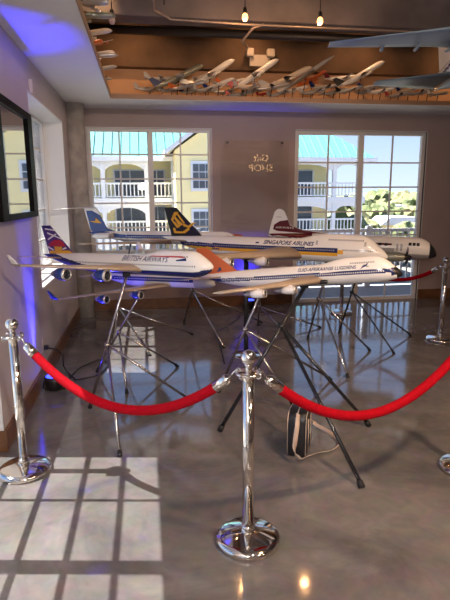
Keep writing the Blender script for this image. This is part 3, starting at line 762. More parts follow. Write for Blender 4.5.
# --- propeller airliner with the maroon tail
def plane_prop():
    root, L = place('airliner_model', 'white four-propeller airliner model with black nose cone and maroon tail, farthest right', at(437, 249.5, 6.0), at(268, 241, 6.55), 0)
    b = Body(L, .066, 0, nose=.13, droop=.55, tail=.52)
    fuselage(b, [MT['pwhite'], MT['maroon'], MT['radome'], MT['psilver']], lambda t, z: 2 if t < .045 else (3 if z < -.45 else (1 if t > .72 and z > .55 - (t - .72) * .8 else 0)), root)
    cockpit(b, root, .10, .165, .30, .56)
    windows(b, root, .27, .75, .32, 14, 'dark', .5, .12)
    patch(b, root, (((.37, .0), (.24, .0)), ((.37, -.55), (.24, -.55))), 'pgrey', 'cargo_door')
    patch(b, root, (((.36, .42), (.255, .42)), ((.36, .26), (.255, .26))), 'maroon', 'cargo_panel', n=4)
    windows(b, root, .19, .235, .1, 2, 'pgrey', .5, .3, 'registration')
    for sd in (-1, 1):
        wo, sec = wing(root, sd, b.x(.34), -.55 * b.R, .5 * b.R, .50 * L, .19 * L, .075 * L, R_(6), R_(5), 'psilver', kink=.15 * L)
        for eta in (.30, .60):
            c, x, y, z = sec(eta)
            e = MB().lathe([(.004, .055 * L), (.010 * L, .045 * L), (.0165 * L, .025 * L), (.019 * L, .02 * L), (.026 * L, -.03 * L), (.026 * L, -.13 * L), (.016 * L, -.23 * L), (.002, -.30 * L)], (x + .155 * L, sd * y, z - .010 * L), 'X', 20,
                           lambda i, j: 1 if i < 3 else 0).build('engine', [MT['green'], MT['radome']], wo)
            pb = MB()
            for k in range(4):
                a = k * PI / 2 + .4; d = Vector((0, math.cos(a), math.sin(a))); q = Vector((.02, -math.sin(a), math.cos(a))) * .006 * L
                cc = Vector((x + .185 * L, sd * y, z - .010 * L)); tip = cc + d * .062 * L
                pb.tube([cc + d * .012 * L, cc + d * .04 * L, tip], [.0022 * L, .0026 * L, .0015 * L], 6)
            pb.build('propeller', MT['radome'], wo)
    stabs(root, L, b.x(.86), .45 * b.R, .1 * b.R, .20 * L, .12 * L, .05 * L, 8, 6, 'pwhite')
    th = .016
    pts = [(.60, .062), (.78, .078), (.865, .105), (.885, .150), (.905, .190), (.925, .203), (.945, .203), (.965, .185), (.985, .11), (1.0, .035), (.95, .02)]
    f = fin_poly(root, pts, L, th, 'pwhite')
    decal(f, [[(.60, .060), (.78, .077), (.865, .104), (.88, .137), (.93, .128), (.965, .105), (.97, .075), (.94, .066), (.80, .060)]], L, th, 'maroon', 'tail_band')
    me = text_mesh('AIRWAYS', .034); xs = [v.co.x for v in me.vertices]; wd = max(xs) - min(xs)
    for v in me.vertices: v.co = (b.x(.955) + (v.co.x - min(xs)) * (.115 * L / wd), -th / 2 - .0022, .083 * L + v.co.y * 1.0)
    me.materials.clear(); me.materials.append(MT['pwhite']); lo = bpy.data.objects.new('lettering', me); C.objects.link(lo); lo.parent = f
    decal(f, [[(.92, .155), (.955, .155), (.955, .151), (.92, .151)]], L, th, 'pgrey', 'tail_mark')
    return root
prop = plane_prop()

# --- small jet whose orange tail shows behind the big jumbo
def plane_orange():
    root, L = place('airliner_model', 'jet model behind the large jumbo with only its orange tail showing', at(312, 256, 6.35), at(231, 252, 6.95), 0)
    b = Body(L, .055)
    fuselage(b, [MT['pwhite'], MT['orange']], lambda t, z: 1 if t > .7 else 0, root)
    for sd in (-1, 1): wing(root, sd, b.x(.36), -.6 * b.R, .4 * b.R, .30 * L, .2 * L, .06 * L, R_(33), R_(5), 'pwing')
    stabs(root, L, b.x(.86), .3 * b.R, .2 * b.R, .15 * L, .1 * L, .04 * L, 33, 5)
    fin_poly(root, [(.70, .05), (.86, .205), (.98, .212), (1.01, .16), (.97, .05)], L, .014, 'orange')
    return root
org = plane_orange()

# --- two big models hung from the ceiling
def hung(nose, tail, label, wingmat, eng):
    root, L = place('hanging_airliner_model', label, nose, tail, 0)
    b = Body(L, .047)
    fuselage(b, [MT['pwhite'], MT['navy']], lambda t, z: 1 if -.05 < z < .2 else 0, root, 40, 60)
    windows(b, root, .1, .8, .12, 40); cockpit(b, root)
    for sd in (-1, 1):
        wo, sec = wing(root, sd, b.x(.31), -.6 * b.R, .4 * b.R, .50 * L, .24 * L, .05 * L, R_(27), R_(4), wingmat, kink=.15 * L, thick=.8)
        for eta in (.25, .45, .66):
            c, x, y, z = sec(eta)
            MB().tube([(x - c * .62, sd * y, z - .006 * L), (x - c * .85, sd * y, z - .011 * L), (x - c * 1.02, sd * y, z - .009 * L), (x - c * 1.14, sd * y, z - .001 * L)], [.002, .006 * L, .005 * L, .001], 10).build('flap_fairing', MT['hang'], wo)
        if eng: jet_engines(wo, sec, sd, (.36,), .10 * L, .05 * L, 'pwhite')
    stabs(root, L, b.x(.80), -.35 * b.R, .2 * b.R, .25 * L, .22 * L, .06 * L, 30, 3, wingmat)
    fin_poly(root, [(.79, .04), (.93, .18), (.99, .18), (.965, .04)], L, .016, 'pwhite')
    bpy.context.view_layer.update()
    for t in (.22, .62):
        p = root.matrix_world @ Vector((b.x(t), 0, b.R * .9))
        inv = root.matrix_world.inverted()
        MB().tube([inv @ p, inv @ Vector((p.x, p.y, ZT))], .0025, 6).build('suspension_wire', MT['steel'], root)
    return root
hang1 = hung(at(622, -58, 2.75), at(436, 84, 4.95), 'big airliner model with blue-grey wings hung under the ceiling at top right', 'hang', False)

# ------------------------------------------------------------------ stands under the models
bpy.context.view_layer.update()
def bvh_of(root):
    vs, fs = [], []
    def rec(o):
        if o.type == 'MESH' and o.name.split('.')[0] in ('fuselage', 'wing'):
            n = len(vs); vs.extend([o.matrix_world @ v.co for v in o.data.vertices]); fs.extend([[i + n for i in p.vertices] for p in o.data.polygons])
        for c in o.children: rec(c)
    rec(root); return BVHTree.FromPolygons(vs, fs)
def stand(plane, top, hinge_t, feet, mat, label, r=.011, cat='stand', name='folding_tripod_stand'):
    """one long tube from under the model to the floor, two legs hinged part-way up it"""
    tp = Vector(top)
    hit = bvh_of(plane).ray_cast(Vector((tp.x, tp.y, .3)), Vector((0, 0, 1)))[0]
    if hit is None: print('STAND MISSES', label); hz = tp.z + .02
    else: hz = hit.z
    F = [Vector((f[0], f[1], .012)) for f in feet]
    tp.z = hz - .022
    root = empty(name, ((F[0].x + F[1].x + F[2].x) / 3, (F[0].y + F[1].y + F[2].y) / 3, 0), label, cat, 'tripod stands under the airplane models')
    o = root.location; H = tp + (F[0] - tp) * hinge_t
    MB().tube([tp - o, F[0] - o], r, 12).build('main_tube', MT[mat], root)
    for f in F[1:]: MB().tube([H - o, f - o], r * .9, 12).build('leg', MT[mat], root)
    MB().tube([H - o + Vector((-.02, 0, 0)), H - o + Vector((.02, 0, 0))], r * 1.7, 12).build('hinge', MT['blackm' if mat == 'blackm' else 'steel'], root)
    for f in F:
        d = ((H if f is not F[0] else tp) - f).normalized()
        MB().tube([f - o - Vector((0, 0, .011)), f - o + d * .035], [r * 1.5, r * 1.35], 12).build('rubber_foot', MT['rubber'], root)
    MB().box((tp.x - .028 - o.x, tp.y - .02 - o.y, tp.z - .004), (tp.x + .028 - o.x, tp.y + .02 - o.y, hz + .003)).build('saddle', MT['rubber'], root, .003)
    return root
def fz(*pts): return [tuple(on_z(x, y)) for x, y in pts]
stand(ba, at(127, 286, 3.75), .50, fz((90, 408), (120, 457), (193, 403)), 'steel', 'silver tripod stand under the jumbo with the patterned tail, its front foot by the sunlight')
stand(low, at(143, 288, 4.55), .50, fz((97, 372), (178, 367), (127, 394)), 'steel', 'silver tripod stand under the low white and blue jet')
stand(vc10, at(131, 250, 6.6), .66, fz((112, 345), (150, 356), (193, 335)), 'steel', 'silver tripod stand under the T-tailed jet, standing in the far sun patch')
stand(org, at(262, 262, 6.55), .72, fz((258, 325), (298, 346), (321, 328)), 'steel', 'silver tripod stand under the orange-tailed jet model')
stand(vc10, at(203, 246, 6.3), .55, fz((184, 323), (224, 348), (262, 323)), 'steel', 'silver tripod stand under the nose end of the T-tailed jet')
stand(saa, at(262, 298, 3.92), .36, fz((219, 392), (294, 409), (331, 380)), 'steel', 'silver tripod stand under the rear of the frontmost jumbo, behind the chrome post')
stand(sia, at(328, 276, 5.02), .42, fz((308, 338), (348, 378), (370, 351)), 'steel', 'silver tripod stand under the front of the large jumbo')
stand(prop, at(363, 270, 6.0), .46, fz((339, 333), (394, 354), (411, 336)), 'blackm', 'thin black tripod stand under the propeller airliner, near the glazed door', r=.010)
stand(saa, at(304, 298, 3.72), .27, fz((220, 431), (362, 488), (369, 426)), 'blackm', 'black tripod stand under the frontmost jumbo, beside the bag', r=.0145)
def pole_stand():
    p = at(246, 352, 5.33)
    hit = bvh_of(sia).ray_cast(Vector((p.x, p.y, .3)), Vector((0, 0, 1)))[0]
    h = hit.z if hit else 1.05
    r = empty('pole_stand', (p.x, p.y, 0), 'straight black pole stand on a round chrome base under the large jumbo', 'stand')
    MB().lathe([(.15, 0), (.155, .008), (.15, .018), (.03, .03)], n=40).build('base', MT['chrome'], r)
    MB().tube([(0, 0, .025), (0, 0, h - .015)], .026, 16).build('pole', MT['blackm'], r)
    MB().box((-.04, -.03, h - .02), (.04, .03, h + .003)).build('saddle', MT['rubber'], r, .003)
pole_stand()

# ------------------------------------------------------------------ rope barrier
def stanchion(x, y, label):
    r = empty('stanchion', (x, y, 0), label, 'rope barrier post', 'chrome rope barrier posts')
    MB().lathe([(.155, 0), (.160, .004), (.160, .022), (.154, .030), (.135, .040), (.06, .054), (.034, .060)], n=64).build('base', MT['chrome'], r)
    MB().tube([(0, 0, .055), (0, 0, .872)], .0275, 32).build('pole', MT['chrome'], r)
    MB().lathe([(.034, .055), (.036, .062), (.031, .085), (.028, .09)], n=32).build('pole_collar', MT['chrome'], r)
    rg = MB().lathe([(.028, .862), (.052, .868), (.062, .874), (.062, .882), (.050, .886), (.020, .890)], n=40).build('rope_ring', MT['chrome'], r)
    for k in range(4):
        a = PI / 4 + k * PI / 2; c = Vector((math.cos(a), math.sin(a), 0))
        pts = [c * .055 + Vector((0, 0, .876)) + (c * math.cos(q) + Vector((0, 0, 1)) * math.sin(q)) * .014 for q in [2 * PI * i / 12 for i in range(13)]]
        MB().tube(pts, .0042, 8).build('hook_eye', MT['chrome'], rg)
    MB().lathe([(.019, .888), (.015, .900), (.015, .914), (.022, .918), (.013, .924)], n=28).build('neck', MT['chrome'], r)
    MB().lathe([(.013 + 0 * i, 0) if False else (max(.001, .037 * math.sin(PI * i / 18)), .953 - .037 * math.cos(PI * i / 18)) for i in range(1, 19)], n=36).build('ball_finial', MT['chrome'], r)
    return Vector((x, y, .868))
pm_ = on_z(248, 540); pl_ = on_z(25, 471); pr_ = on_z(466, 469); pf_ = on_z(440, 340); pb_ = on_z(341, 313)
s_mid = stanchion(pm_.x, pm_.y, 'chrome rope barrier post standing in the front centre')
s_left = stanchion(pl_.x, pl_.y, 'chrome rope barrier post beside the left wall')
s_right = stanchion(pr_.x, pr_.y, 'chrome rope barrier post at the right edge, mostly out of view')
s_far = stanchion(pf_.x, pf_.y, 'chrome rope barrier post far right beside the propeller airliner')
s_back = stanchion(pb_.x, pb_.y, 'chrome rope barrier post by the glazed door behind the models')
def rope(a, b, low, label, r=.0265):
    d = (b - a); d.z = 0; d.normalize()
    a2, b2 = a + d * .066, b - d * .066
    root = empty('barrier_rope', ((a2 + b2) / 2)[:2] + (low,), label, 'rope barrier', 'red velvet barrier ropes')
    o = root.location; sag = a2.z - low; n = 40
    P = lambda t: a2.lerp(b2, t) + Vector((0, 0, -sag * (1 - (2 * t - 1) ** 2)))
    L = (b2 - a2).length; e = .085 / L
    MB().tube([P(e + (1 - 2 * e) * i / n) - o for i in range(n + 1)], r, 20).build('velvet_rope', MT['velvet'], root)
    for t0, sgn in ((0, 1), (1, -1)):
        p0, p1 = P(t0 + sgn * e * .35), P(t0 + sgn * e * 1.25)
        k = (p1 - p0).normalized()
        MB().tube([p0 - o, p0 + k * .012 - o, p0 + k * .02 - o, p1 - o], [.012, .022, r * 1.02, r * 1.08], 20).build('end_ferrule', MT['chrome'], root)
        q = P(t0 + sgn * e * .1); MB().tube([q - o - k * .028, q - o - k * .024 + Vector((0, 0, .014)), q - o + Vector((0, 0, .012)), p0 - o + k * .004], .0045, 10).build('hook', MT['chrome'], root)
rope(s_left, s_mid, .562, 'red velvet rope on the left, from the wall-side post to the front centre post')
rope(s_mid, s_right, .525, 'red velvet rope in the front right, from the centre post to the right edge')
rope(s_far, s_back, .62, 'dark red velvet rope at the back, by the glazed door', r=.024)

# ------------------------------------------------------------------ bag on the floor
def bag():
    p = on_z(301, 453)
    r = empty('shoulder_bag', (p.x, p.y + .05, 0), 'black shoulder bag with white piping and a cream strap, standing on the floor', 'bag', rz=R_(64))
    # boxy body with rounded top, long along local x
    rs = []
    for y, k in ((-.062, .90), (-.05, .98), (-.02, 1.0), (.02, 1.0), (.05, .98), (.062, .90)):
        ring = []
        W, H = .115 * k, .30 * (.98 + .02 * k)
        for a, b in ((-1, 0), (-1, .3), (-1.0, .78), (-.93, .9), (-.75, .97), (-.3, 1.0), (.3, 1.0), (.75, .97), (.93, .9), (1.0, .78), (1, .3), (1, 0)): ring.append((a * W * (1 + .05 * math.sin(b * 5)), y, b * H + .004))
        rs.append(ring)
    MB().rings(rs).build('bag_body', MT['bag'], r, .006)
    for y in (-.060, .060):
        pts = [(-.11, y, .012), (-.113, y, .22), (-.104, y, .272), (-.08, y, .292), (0, y, .302), (.08, y, .292), (.104, y, .272), (.113, y, .22), (.11, y, .012)]
        MB().tube(pts, .003, 8).build('piping', MT['strap'], r)
    MB().tube([(-.10, 0, .294), (0, 0, .305), (.10, 0, .294)], .004, 8).build('zip', MT['psilver'], r)
    for x in (-.05, .05):
        MB().tube([(x, -.068, .02), (x, -.069, .14), (x, -.066, .25)], .0035, 8).build('stripe', MT['strap'], r)
    mb = MB()
    mb.prism([(.02, .12), (.05, .16), (.075, .12), (.05, .13)], -.066, -.0705)
    mb.build('emblem', MT['psilver'], r)
    MB().tube([(-.118, 0, .21), (-.13, 0, .26), (-.12, 0, .282)], .010, 8).build('strap_ring', MT['psilver'], r)
    inv = Matrix.Rotation(-R_(64), 4, 'Z')
    base = r.location
    world = [Vector((0, 0, 0))] * 0
    def Lw(px, py, z=.006): v = on_z(px, py, z) - base; return inv @ v
    Yw = lambda px, py, y: inv @ (on_y(px, py, y) - base)
    path = [Yw(298, 414, 3.04), Yw(297.5, 424, 2.985), Yw(295.5, 438, 2.965), Yw(294.5, 449, 2.95), Yw(297, 456, 2.94), Lw(303, 460), Lw(316, 455), Lw(331, 452), Lw(338, 446), Lw(337, 440), Lw(326, 432), Lw(314, 423, .03), Lw(310, 418, .09)]
    # flat strap: ribbon swept along a smoothed path
    fine = []
    for i in range(len(path) - 1):
        a, b, c, d = path[max(i - 1, 0)], path[i], path[i + 1], path[min(i + 2, len(path) - 1)]
        for k in range(6):
            t = k / 6; fine.append(.5 * ((2 * b) + (c - a) * t + (2 * a - 5 * b + 4 * c - d) * t * t + (3 * b - a - 3 * c + d) * t ** 3))
    fine.append(path[-1]); rs = []
    for i, q in enumerate(fine):
        t = (fine[min(i + 1, len(fine) - 1)] - fine[max(i - 1, 0)]).normalized()
        s = Vector((0, 0, 1)); n = t.cross(s).normalized(); s = n.cross(t).normalized()
        s = (s * .6 + n * .8).normalized(); n2 = t.cross(s)
        h = max(q.z, .018)
        q = Vector((q.x, q.y, h))
        rs.append([q + s * .015 + n2 * .0015, q + s * .015 - n2 * .0015, q - s * .015 - n2 * .0015, q - s * .015 + n2 * .0015])
    MB().rings(rs).build('strap', MT['strap'], r)
bag()

# ------------------------------------------------------------------ left wall things
def mirror2():
    y0, y1, z0, z1 = 3.60, 4.74, 1.53, 2.37
    r = empty('framed_mirror', (XL, (y0 + y1) / 2, z0), 'mirror in a thick gloss black frame on the left wall', 'mirror')
    o = r.location; X0, X1 = XL + .001, XL + .075; fw = .16
    def B(a, b, name, mat, bev=0):
        return MB().box([p - q for p, q in zip(a, o)], [p - q for p, q in zip(b, o)]).build(name, MT[mat], r, bev)
    B((X0, y0, z0), (X1, y0 + fw, z1), 'frame_side', 'gloss_black', .005); B((X0, y1 - fw, z0), (X1, y1, z1), 'frame_side', 'gloss_black', .005)
    B((X0, y0 + fw, z0), (X1, y1 - fw, z0 + .045), 'frame_rail', 'gloss_black', .005); B((X0, y0 + fw, z1 - .06), (X1, y1 - fw, z1), 'frame_rail', 'gloss_black', .005)
    B((X0, y0 + fw, z0 + .04), (X0 + .055, y1 - fw, z1 - .055), 'mirror_glass', 'mirror')
mirror2()
def small_wall(name, label, cat, loc): return empty(name, loc, label, cat)
q = small_wall('wall_sensor', 'small beige sensor box on the left wall beside the window head', 'sensor', (XL, 5.12, 2.67))
MB().box((.001, -.03, -.055), (.035, .03, .055)).build('housing', MT['beige'], q, .006); MB().box((.034, -.015, -.03), (.038, .015, .0)).build('lens', MT['pgrey'], q, .002)
q = small_wall('wall_outlet', 'white wall outlet with a black plug, low on the left wall', 'outlet', (XL, 4.86, .33))
MB().box((.001, -.037, -.058), (.008, .037, .058)).build('cover_plate', MT['beige'], q, .003); MB().box((.008, -.02, -.04), (.05, .02, .0)).build('plug', MT['black'], q, .005)
def uplight(x, y, label, rz=0):
    r = empty('uplight', (x, y, 0), label, 'floor light', 'blue uplights')
    MB().lathe([(.075, .02), (.085, .03), (.088, .09), (.086, .125), (.074, .13)], n=36).build('housing', MT['black'], r)
    MB().lathe([(.072, .126), (.072, .133), (.001, .133)], n=30).build('lens', MT['led'], r)
    MB().box((-.03, -.03, 0), (.03, .03, .022)).build('foot', MT['black'], r, .003)
    k = MB().tube([(-.09, 0, .08), (-.1, 0, .03), (-.085, 0, .006), (.085, 0, .006), (.1, 0, .03), (.09, 0, .08)], .007, 8).build('yoke', MT['black'], r)
uplight(-.86, 4.55, 'black round uplight glowing blue on the floor by the left wall')
uplight(1.52, 7.62, 'black round uplight glowing blue at the foot of the back wall')
cb = MB().tube([(XL + .05, 4.86, .30), (XL + .12, 4.9, .27), (XL + .16, 4.94, .2), (XL + .15, 4.98, .08), (XL + .2, 4.95, .012), (-.7, 4.75, .01), (-.5, 4.85, .01), (-.42, 5.2, .012), (-.55, 5.35, .012), (-.72, 5.1, .012), (-.75, 4.7, .05)], .007, 8).build('power_cable', MT['black'])
tag(cb, 'black power cable from the wall outlet to the blue uplight', 'cable')
cb = MB().tube([(1.45, 7.5, .012), (1.2, 6.9, .008), (.80, 6.2, .008), (.78, 5.5, .008), (.74, 5.0, .008)], .005, 8).build('power_cable', MT['black'])
tag(cb, 'thin dark cable lying on the floor under the models', 'cable')

# ------------------------------------------------------------------ back wall things
def acrylic():
    x0, x1, z0, z1 = 1.12, 2.15, .95, 2.50
    r = empty('acrylic_panel', ((x0 + x1) / 2, YB - .05, z0), 'large clear acrylic panel mounted on the back wall between window and glazed door', 'panel')
    h = (x1 - x0) / 2
    MB().box((-h, 0, 0), (h, .008, z1 - z0)).build('sheet', MT['panel'], r)
    for x in (-h + .1, h - .1):
        for z in (.08, z1 - z0 - .03):
            s = MB(); s.rings([[(x + .018 * math.cos(a), y, z + .018 * math.sin(a)) for a in [2 * PI * k / 16 for k in range(16)]] for y in (-.014, -.0005)]); s.build('standoff_cap', MT['black'], r)
            s = MB(); s.rings([[(x + .01 * math.cos(a), y, z + .01 * math.sin(a)) for a in [2 * PI * k / 12 for k in range(12)]] for y in (.0085, .0495)]); s.build('standoff', MT['steel'], r)
acrylic()
tag(MB().tube([(.27, 6.1, ZT), (.27, 6.1, 3.72)], .006, 8).build('hanger_rod', MT['pipe']), 'thin dark hanger rod in the ceiling tray at left', 'rod')
def emergency_light():
    c = on_y(259, 61, YB - .12)
    r = empty('emergency_light', tuple(c), 'beige emergency light with two lamp heads on the brown upper wall', 'emergency light')
    MB().box((-.15, -.07, -.09), (.15, 0, .07)).build('case', MT['beige'], r, .012)
    for s in (-1, 1):
        MB().box((s * .15 - .055, -.13, .03), (s * .15 + .055, -.03, .14)).build('lamp_head', MT['beige'], r, .015)
emergency_light()
# illuminated shop sign hanging in the shop behind the viewer (seen mirrored in the acrylic)
def shop_sign():
    r = empty('shop_sign', (4.25, -3.6, 2.60), 'glowing gift shop sign behind the viewer, seen mirrored in the acrylic panel', 'sign')
    for txt, dz, wd in (('Gift', .36, .56), ('SHOP', 0, .90)):
        me = text_mesh(txt, .5); xs = [v.co.x for v in me.vertices]; W = max(xs) - min(xs); k = wd / W
        for v in me.vertices: v.co = (-(v.co.x - min(xs) - W / 2) * k, 0, v.co.y * k * .95 + dz)
        me.materials.clear(); me.materials.append(MT['neon']); o = bpy.data.objects.new('letters', me); C.objects.link(o); o.parent = r
    MB().box((-.5, -.06, -.1), (.5, -.03, .62)).build('backboard', MT['black'], r)
    for x in (-.4, .4): MB().tube([(x, -.045, .62), (x, -.045, ZT - 2.60)], .005, 6).build('suspension_rod', MT['steel'], r)
shop_sign()

# ------------------------------------------------------------------ tray services and lamps
tag(MB().tube([(XL + .1, 6.95, 3.70), (XR, 6.95, 3.70)], .052, 16).build('sprinkler_pipe', MT['pipe']), 'dark horizontal pipe running across the ceiling tray', 'pipe')
tag(MB().tube([(.15, 3.5, 3.75), (.16, 6.2, 3.70), (.35, 6.28, 3.63), (1.2, 6.3, 3.62), (4.3, 6.3, 3.62), (6.5, 6.3, 3.62)], .013, 10).build('conduit_pipe', MT['conduit']), 'pale metal conduit running along the ceiling tray above the lamps', 'pipe')
tag(MB().tube([(1.42, 6.3, 3.63), (1.30, 6.35, 3.60), (1.22, 6.5, 3.52), (1.2, 6.52, 3.5), (1.5, 7.68, 3.74), (1.58, 7.70, 3.72)], .014, 10).build('conduit_branch', MT['conduit']), 'short conduit branch bending towards the emergency light', 'pipe')
def track_lamp(px, py, d, label, lit=True):
    c = at(px, py, d)
    r = empty('pendant_lamp', tuple(c), label, 'ceiling lamp', 'bare bulb ceiling lamps' if lit else None)
    MB().lathe([(.001, -.045), (.022, -.036), (.034, -.01), (.03, .018), (.016, .038)], n=20).build('bulb', MT['bulb' if lit else 'beige'], r)
    MB().lathe([(.02, .036), (.022, .05), (.02, .09), (.006, .1)], n=16).build('socket', MT['black'], r)
    MB().tube([(0, 0, .095), (0, 0, ZT - c.z)], .005, 8).build('stem', MT['black'], r)
    return c
L1 = track_lamp(245, 17, 6.1, 'glowing bare bulb hanging in the ceiling tray, the left one')
L2 = track_lamp(320, 21, 6.15, 'glowing bare bulb hanging in the ceiling tray, the right one')
track_lamp(112, 20, 5.6, 'unlit lamp hanging at the far left of the ceiling tray', False)
for x, y in ((.05, 6.9), (.9, 7.2), (2.05, 7.3)):
    pass

# ------------------------------------------------------------------ small models crowding the soffit ledge
def small_plane(L, cols, kind, z_stand):
    """returns a list of (mesh, name); origin at the model's foot on the ledge, nose along +x tilted up"""
    out = []
    b = Body(L, .055 if kind != 'prop' else .065, nose=.14)
    def xf(vs, tilt): 
        m = Matrix.Translation((0, 0, z_stand)) @ Matrix.Rotation(-tilt, 4, 'Y'); return [m @ Vector(v) for v in vs]
    return b
SM = {}
def small_kit(kind, body, wingc, finc, L, tilt, hz):
    key = (kind, body, wingc, finc, round(L, 2), round(tilt, 2), round(hz, 2))
    if key in SM: return SM[key]
    m = Matrix.Translation((0, 0, hz)) @ Matrix.Rotation(-tilt, 4, 'Y')
    parts = []
    def P(name, mb, mat):
        mb.v = [tuple(m @ Vector(v)) for v in mb.v]; parts.append((name, mb.mesh(name, MT[mat])))
    b = Body(L, {'jet': .052, 'prop': .062, 'dart': .03}[kind], nose=.16 if kind != 'dart' else .3)
    P('fuselage', MB().rings([b.ring(i / 20, 14) for i in range(21)]), body)
    sw, sp, ct = {'jet': (33, .44, .06), 'prop': (6, .50, .09), 'dart': (58, .24, .03)}[kind]
    for sd in (-1, 1):
        rs = []
        cr = {'jet': .2, 'prop': .17, 'dart': .5}[kind] * L
        for eta in (0, 1):
            c = cr + (ct * L - cr) * eta; y = b.R * .4 + sp * L * eta; x = b.x(.34) - sp * L * eta * math.tan(R_(sw)); z = -.5 * b.R + .08 * sp * L * eta
            rs.append([(x - a * c, sd * y, z + q * c) for a, q in AF])
        P('wing', MB().rings(rs), wingc)
        if kind != 'dart':
            rs = []
            for eta in (0, 1): c = (.11 - .06 * eta) * L; rs.append([(b.x(.86) - .16 * L * eta * math.tan(R_(sw)) - a * c, sd * .16 * L * eta, .5 * b.R + q * c) for a, q in AF])
            P('tailplane', MB().rings(rs), wingc)
        for eta in ((.3, .6) if kind != 'dart' else ()):
            y = sd * (b.R * .4 + sp * L * eta); x = b.x(.34) - sp * L * eta * math.tan(R_(sw)) + .03 * L
            P('engine', MB().lathe([(.016 * L, .03 * L), (.022 * L, 0), (.02 * L, -.05 * L), (.006 * L, -.08 * L)], (x, y, -.5 * b.R - (.02 * L if kind == 'jet' else 0)), 'X', 10), body)
    P('tail_fin', MB().prism([(b.x(.80), b.R * .8), (b.x(.93), .19 * L), (b.x(1.0), .19 * L), (b.x(.97), b.R * .7)], -.006 * L, .006 * L), finc)
    parts.append(('support_rod', MB().tube([(-.05 * L, 0, .008), (0, 0, hz - b.R * .6)], .006, 8).mesh('support_rod', MT['black'])))
    parts.append(('foot', MB().lathe([(.04, 0), (.04, .006), (.008, .012)], (-.05 * L, 0, 0), n=16).mesh('foot', MT['black'])))
    SM[key] = parts; return parts
CN = {'pwhite': 'white', 'psilver': 'silver', 'pgrey': 'grey', 'orange': 'orange', 'red': 'red', 'navy': 'navy', 'beige': 'beige', 'yellow': 'yellow', 'green': 'grey-green', 'maroon': 'maroon', 'radome': 'black', 'blue': 'blue'}
KN = {'jet': 'jet', 'prop': 'propeller', 'dart': 'delta-winged'}
def small_model(pos, rz, kit, label, group):
    r = empty('small_airplane_model', pos, label, 'model airplane', group, rz)
    for nm, me in kit:
        o = bpy.data.objects.new(nm, me); C.objects.link(o); o.parent = r
ZL = ZC + .05
# (px, py of the body, y depth in the room, kind, body, wing, fin, length, tilt deg, heading deg)
ledge = [  # many wings and bodies coloured dark to stand in for backlit shade
 (150, 86, 7.28, 'prop', 'psilver', 'pgrey', 'pgrey', .42, 6, 12), (163, 83, 7.55, 'jet', 'pgrey', 'psilver', 'pgrey', .46, 4, 8), (179, 77, 7.35, 'jet', 'green', 'pgrey', 'navy', .62, 28, 0),
 (172, 90, 7.24, 'prop', 'pgrey', 'radome', 'pgrey', .34, 10, 20), (188, 86, 7.6, 'jet', 'psilver', 'psilver', 'orange', .46, 12, -10), (196, 83, 7.3, 'jet', 'beige', 'pgrey', 'red', .46, 22, 5),
 (192, 91, 7.22, 'prop', 'psilver', 'radome', 'navy', .36, 14, 14), (210, 75, 7.5, 'jet', 'pwhite', 'psilver', 'pwhite', .66, 33, -4), (206, 90, 7.26, 'jet', 'pgrey', 'radome', 'pgrey', .40, 10, 24),
 (219, 84, 7.7, 'jet', 'pwhite', 'pgrey', 'blue', .40, 18, 0), (223, 92, 7.22, 'prop', 'psilver', 'pgrey', 'radome', .34, 6, 18), (232, 86, 7.4, 'jet', 'pwhite', 'psilver', 'orange', .44, 15, 10),
 (240, 91, 7.24, 'prop', 'pgrey', 'radome', 'red', .36, 10, -15), (247, 83, 7.65, 'prop', 'beige', 'psilver', 'pgrey', .40, 4, 12), (255, 75, 7.35, 'jet', 'pwhite', 'pgrey', 'red', .62, 34, 3),
 (258, 89, 7.5, 'jet', 'pgrey', 'pgrey', 'psilver', .42, 8, 20), (263, 94, 7.2, 'prop', 'red', 'red', 'red', .22, 12, 30), (272, 87, 7.4, 'jet', 'psilver', 'radome', 'navy', .46, 12, 5),
 (278, 92, 7.22, 'prop', 'pgrey', 'radome', 'pgrey', .36, 18, 16), (287, 79, 7.35, 'jet', 'beige', 'radome', 'pgrey', .62, 26, 2), (293, 90, 7.6, 'jet', 'pwhite', 'pgrey', 'pwhite', .42, 14, -8),
 (306, 75, 7.3, 'dart', 'pgrey', 'pgrey', 'beige', .74, 34, 0), (312, 83, 7.65, 'jet', 'orange', 'orange', 'orange', .42, 24, -25), (313, 92, 7.22, 'prop', 'psilver', 'radome', 'pgrey', .36, 12, 12),
 (325, 87, 7.4, 'jet', 'pgrey', 'radome', 'navy', .46, 10, 20), (334, 92, 7.24, 'jet', 'psilver', 'pgrey', 'pgrey', .40, 14, 4), (341, 82, 7.55, 'prop', 'pwhite', 'pgrey', 'maroon', .46, 8, -6),
 (350, 90, 7.3, 'jet', 'pgrey', 'radome', 'radome', .42, 16, 18), (361, 75, 7.35, 'jet', 'pwhite', 'radome', 'radome', .62, 30, 2), (364, 92, 7.22, 'prop', 'psilver', 'pgrey', 'yellow', .36, 10, 24),
 (374, 86, 7.6, 'jet', 'pgrey', 'pgrey', 'blue', .44, 14, -10), (381, 91, 7.26, 'jet', 'pwhite', 'radome', 'pgrey', .40, 12, 10), (392, 88, 7.5, 'prop', 'psilver', 'pgrey', 'pgrey', .44, 8, 16),
 (399, 93, 7.22, 'jet', 'pgrey', 'radome', 'red', .38, 10, 6), (409, 90, 7.4, 'jet', 'beige', 'pgrey', 'navy', .42, 14, 20), (419, 93, 7.24, 'prop', 'pgrey', 'radome', 'pgrey', .36, 8, -4),
 (428, 91, 7.55, 'jet', 'psilver', 'pgrey', 'orange', .44, 12, 12), (438, 94, 7.26, 'jet', 'pgrey', 'radome', 'pwhite', .38, 10, 22)]
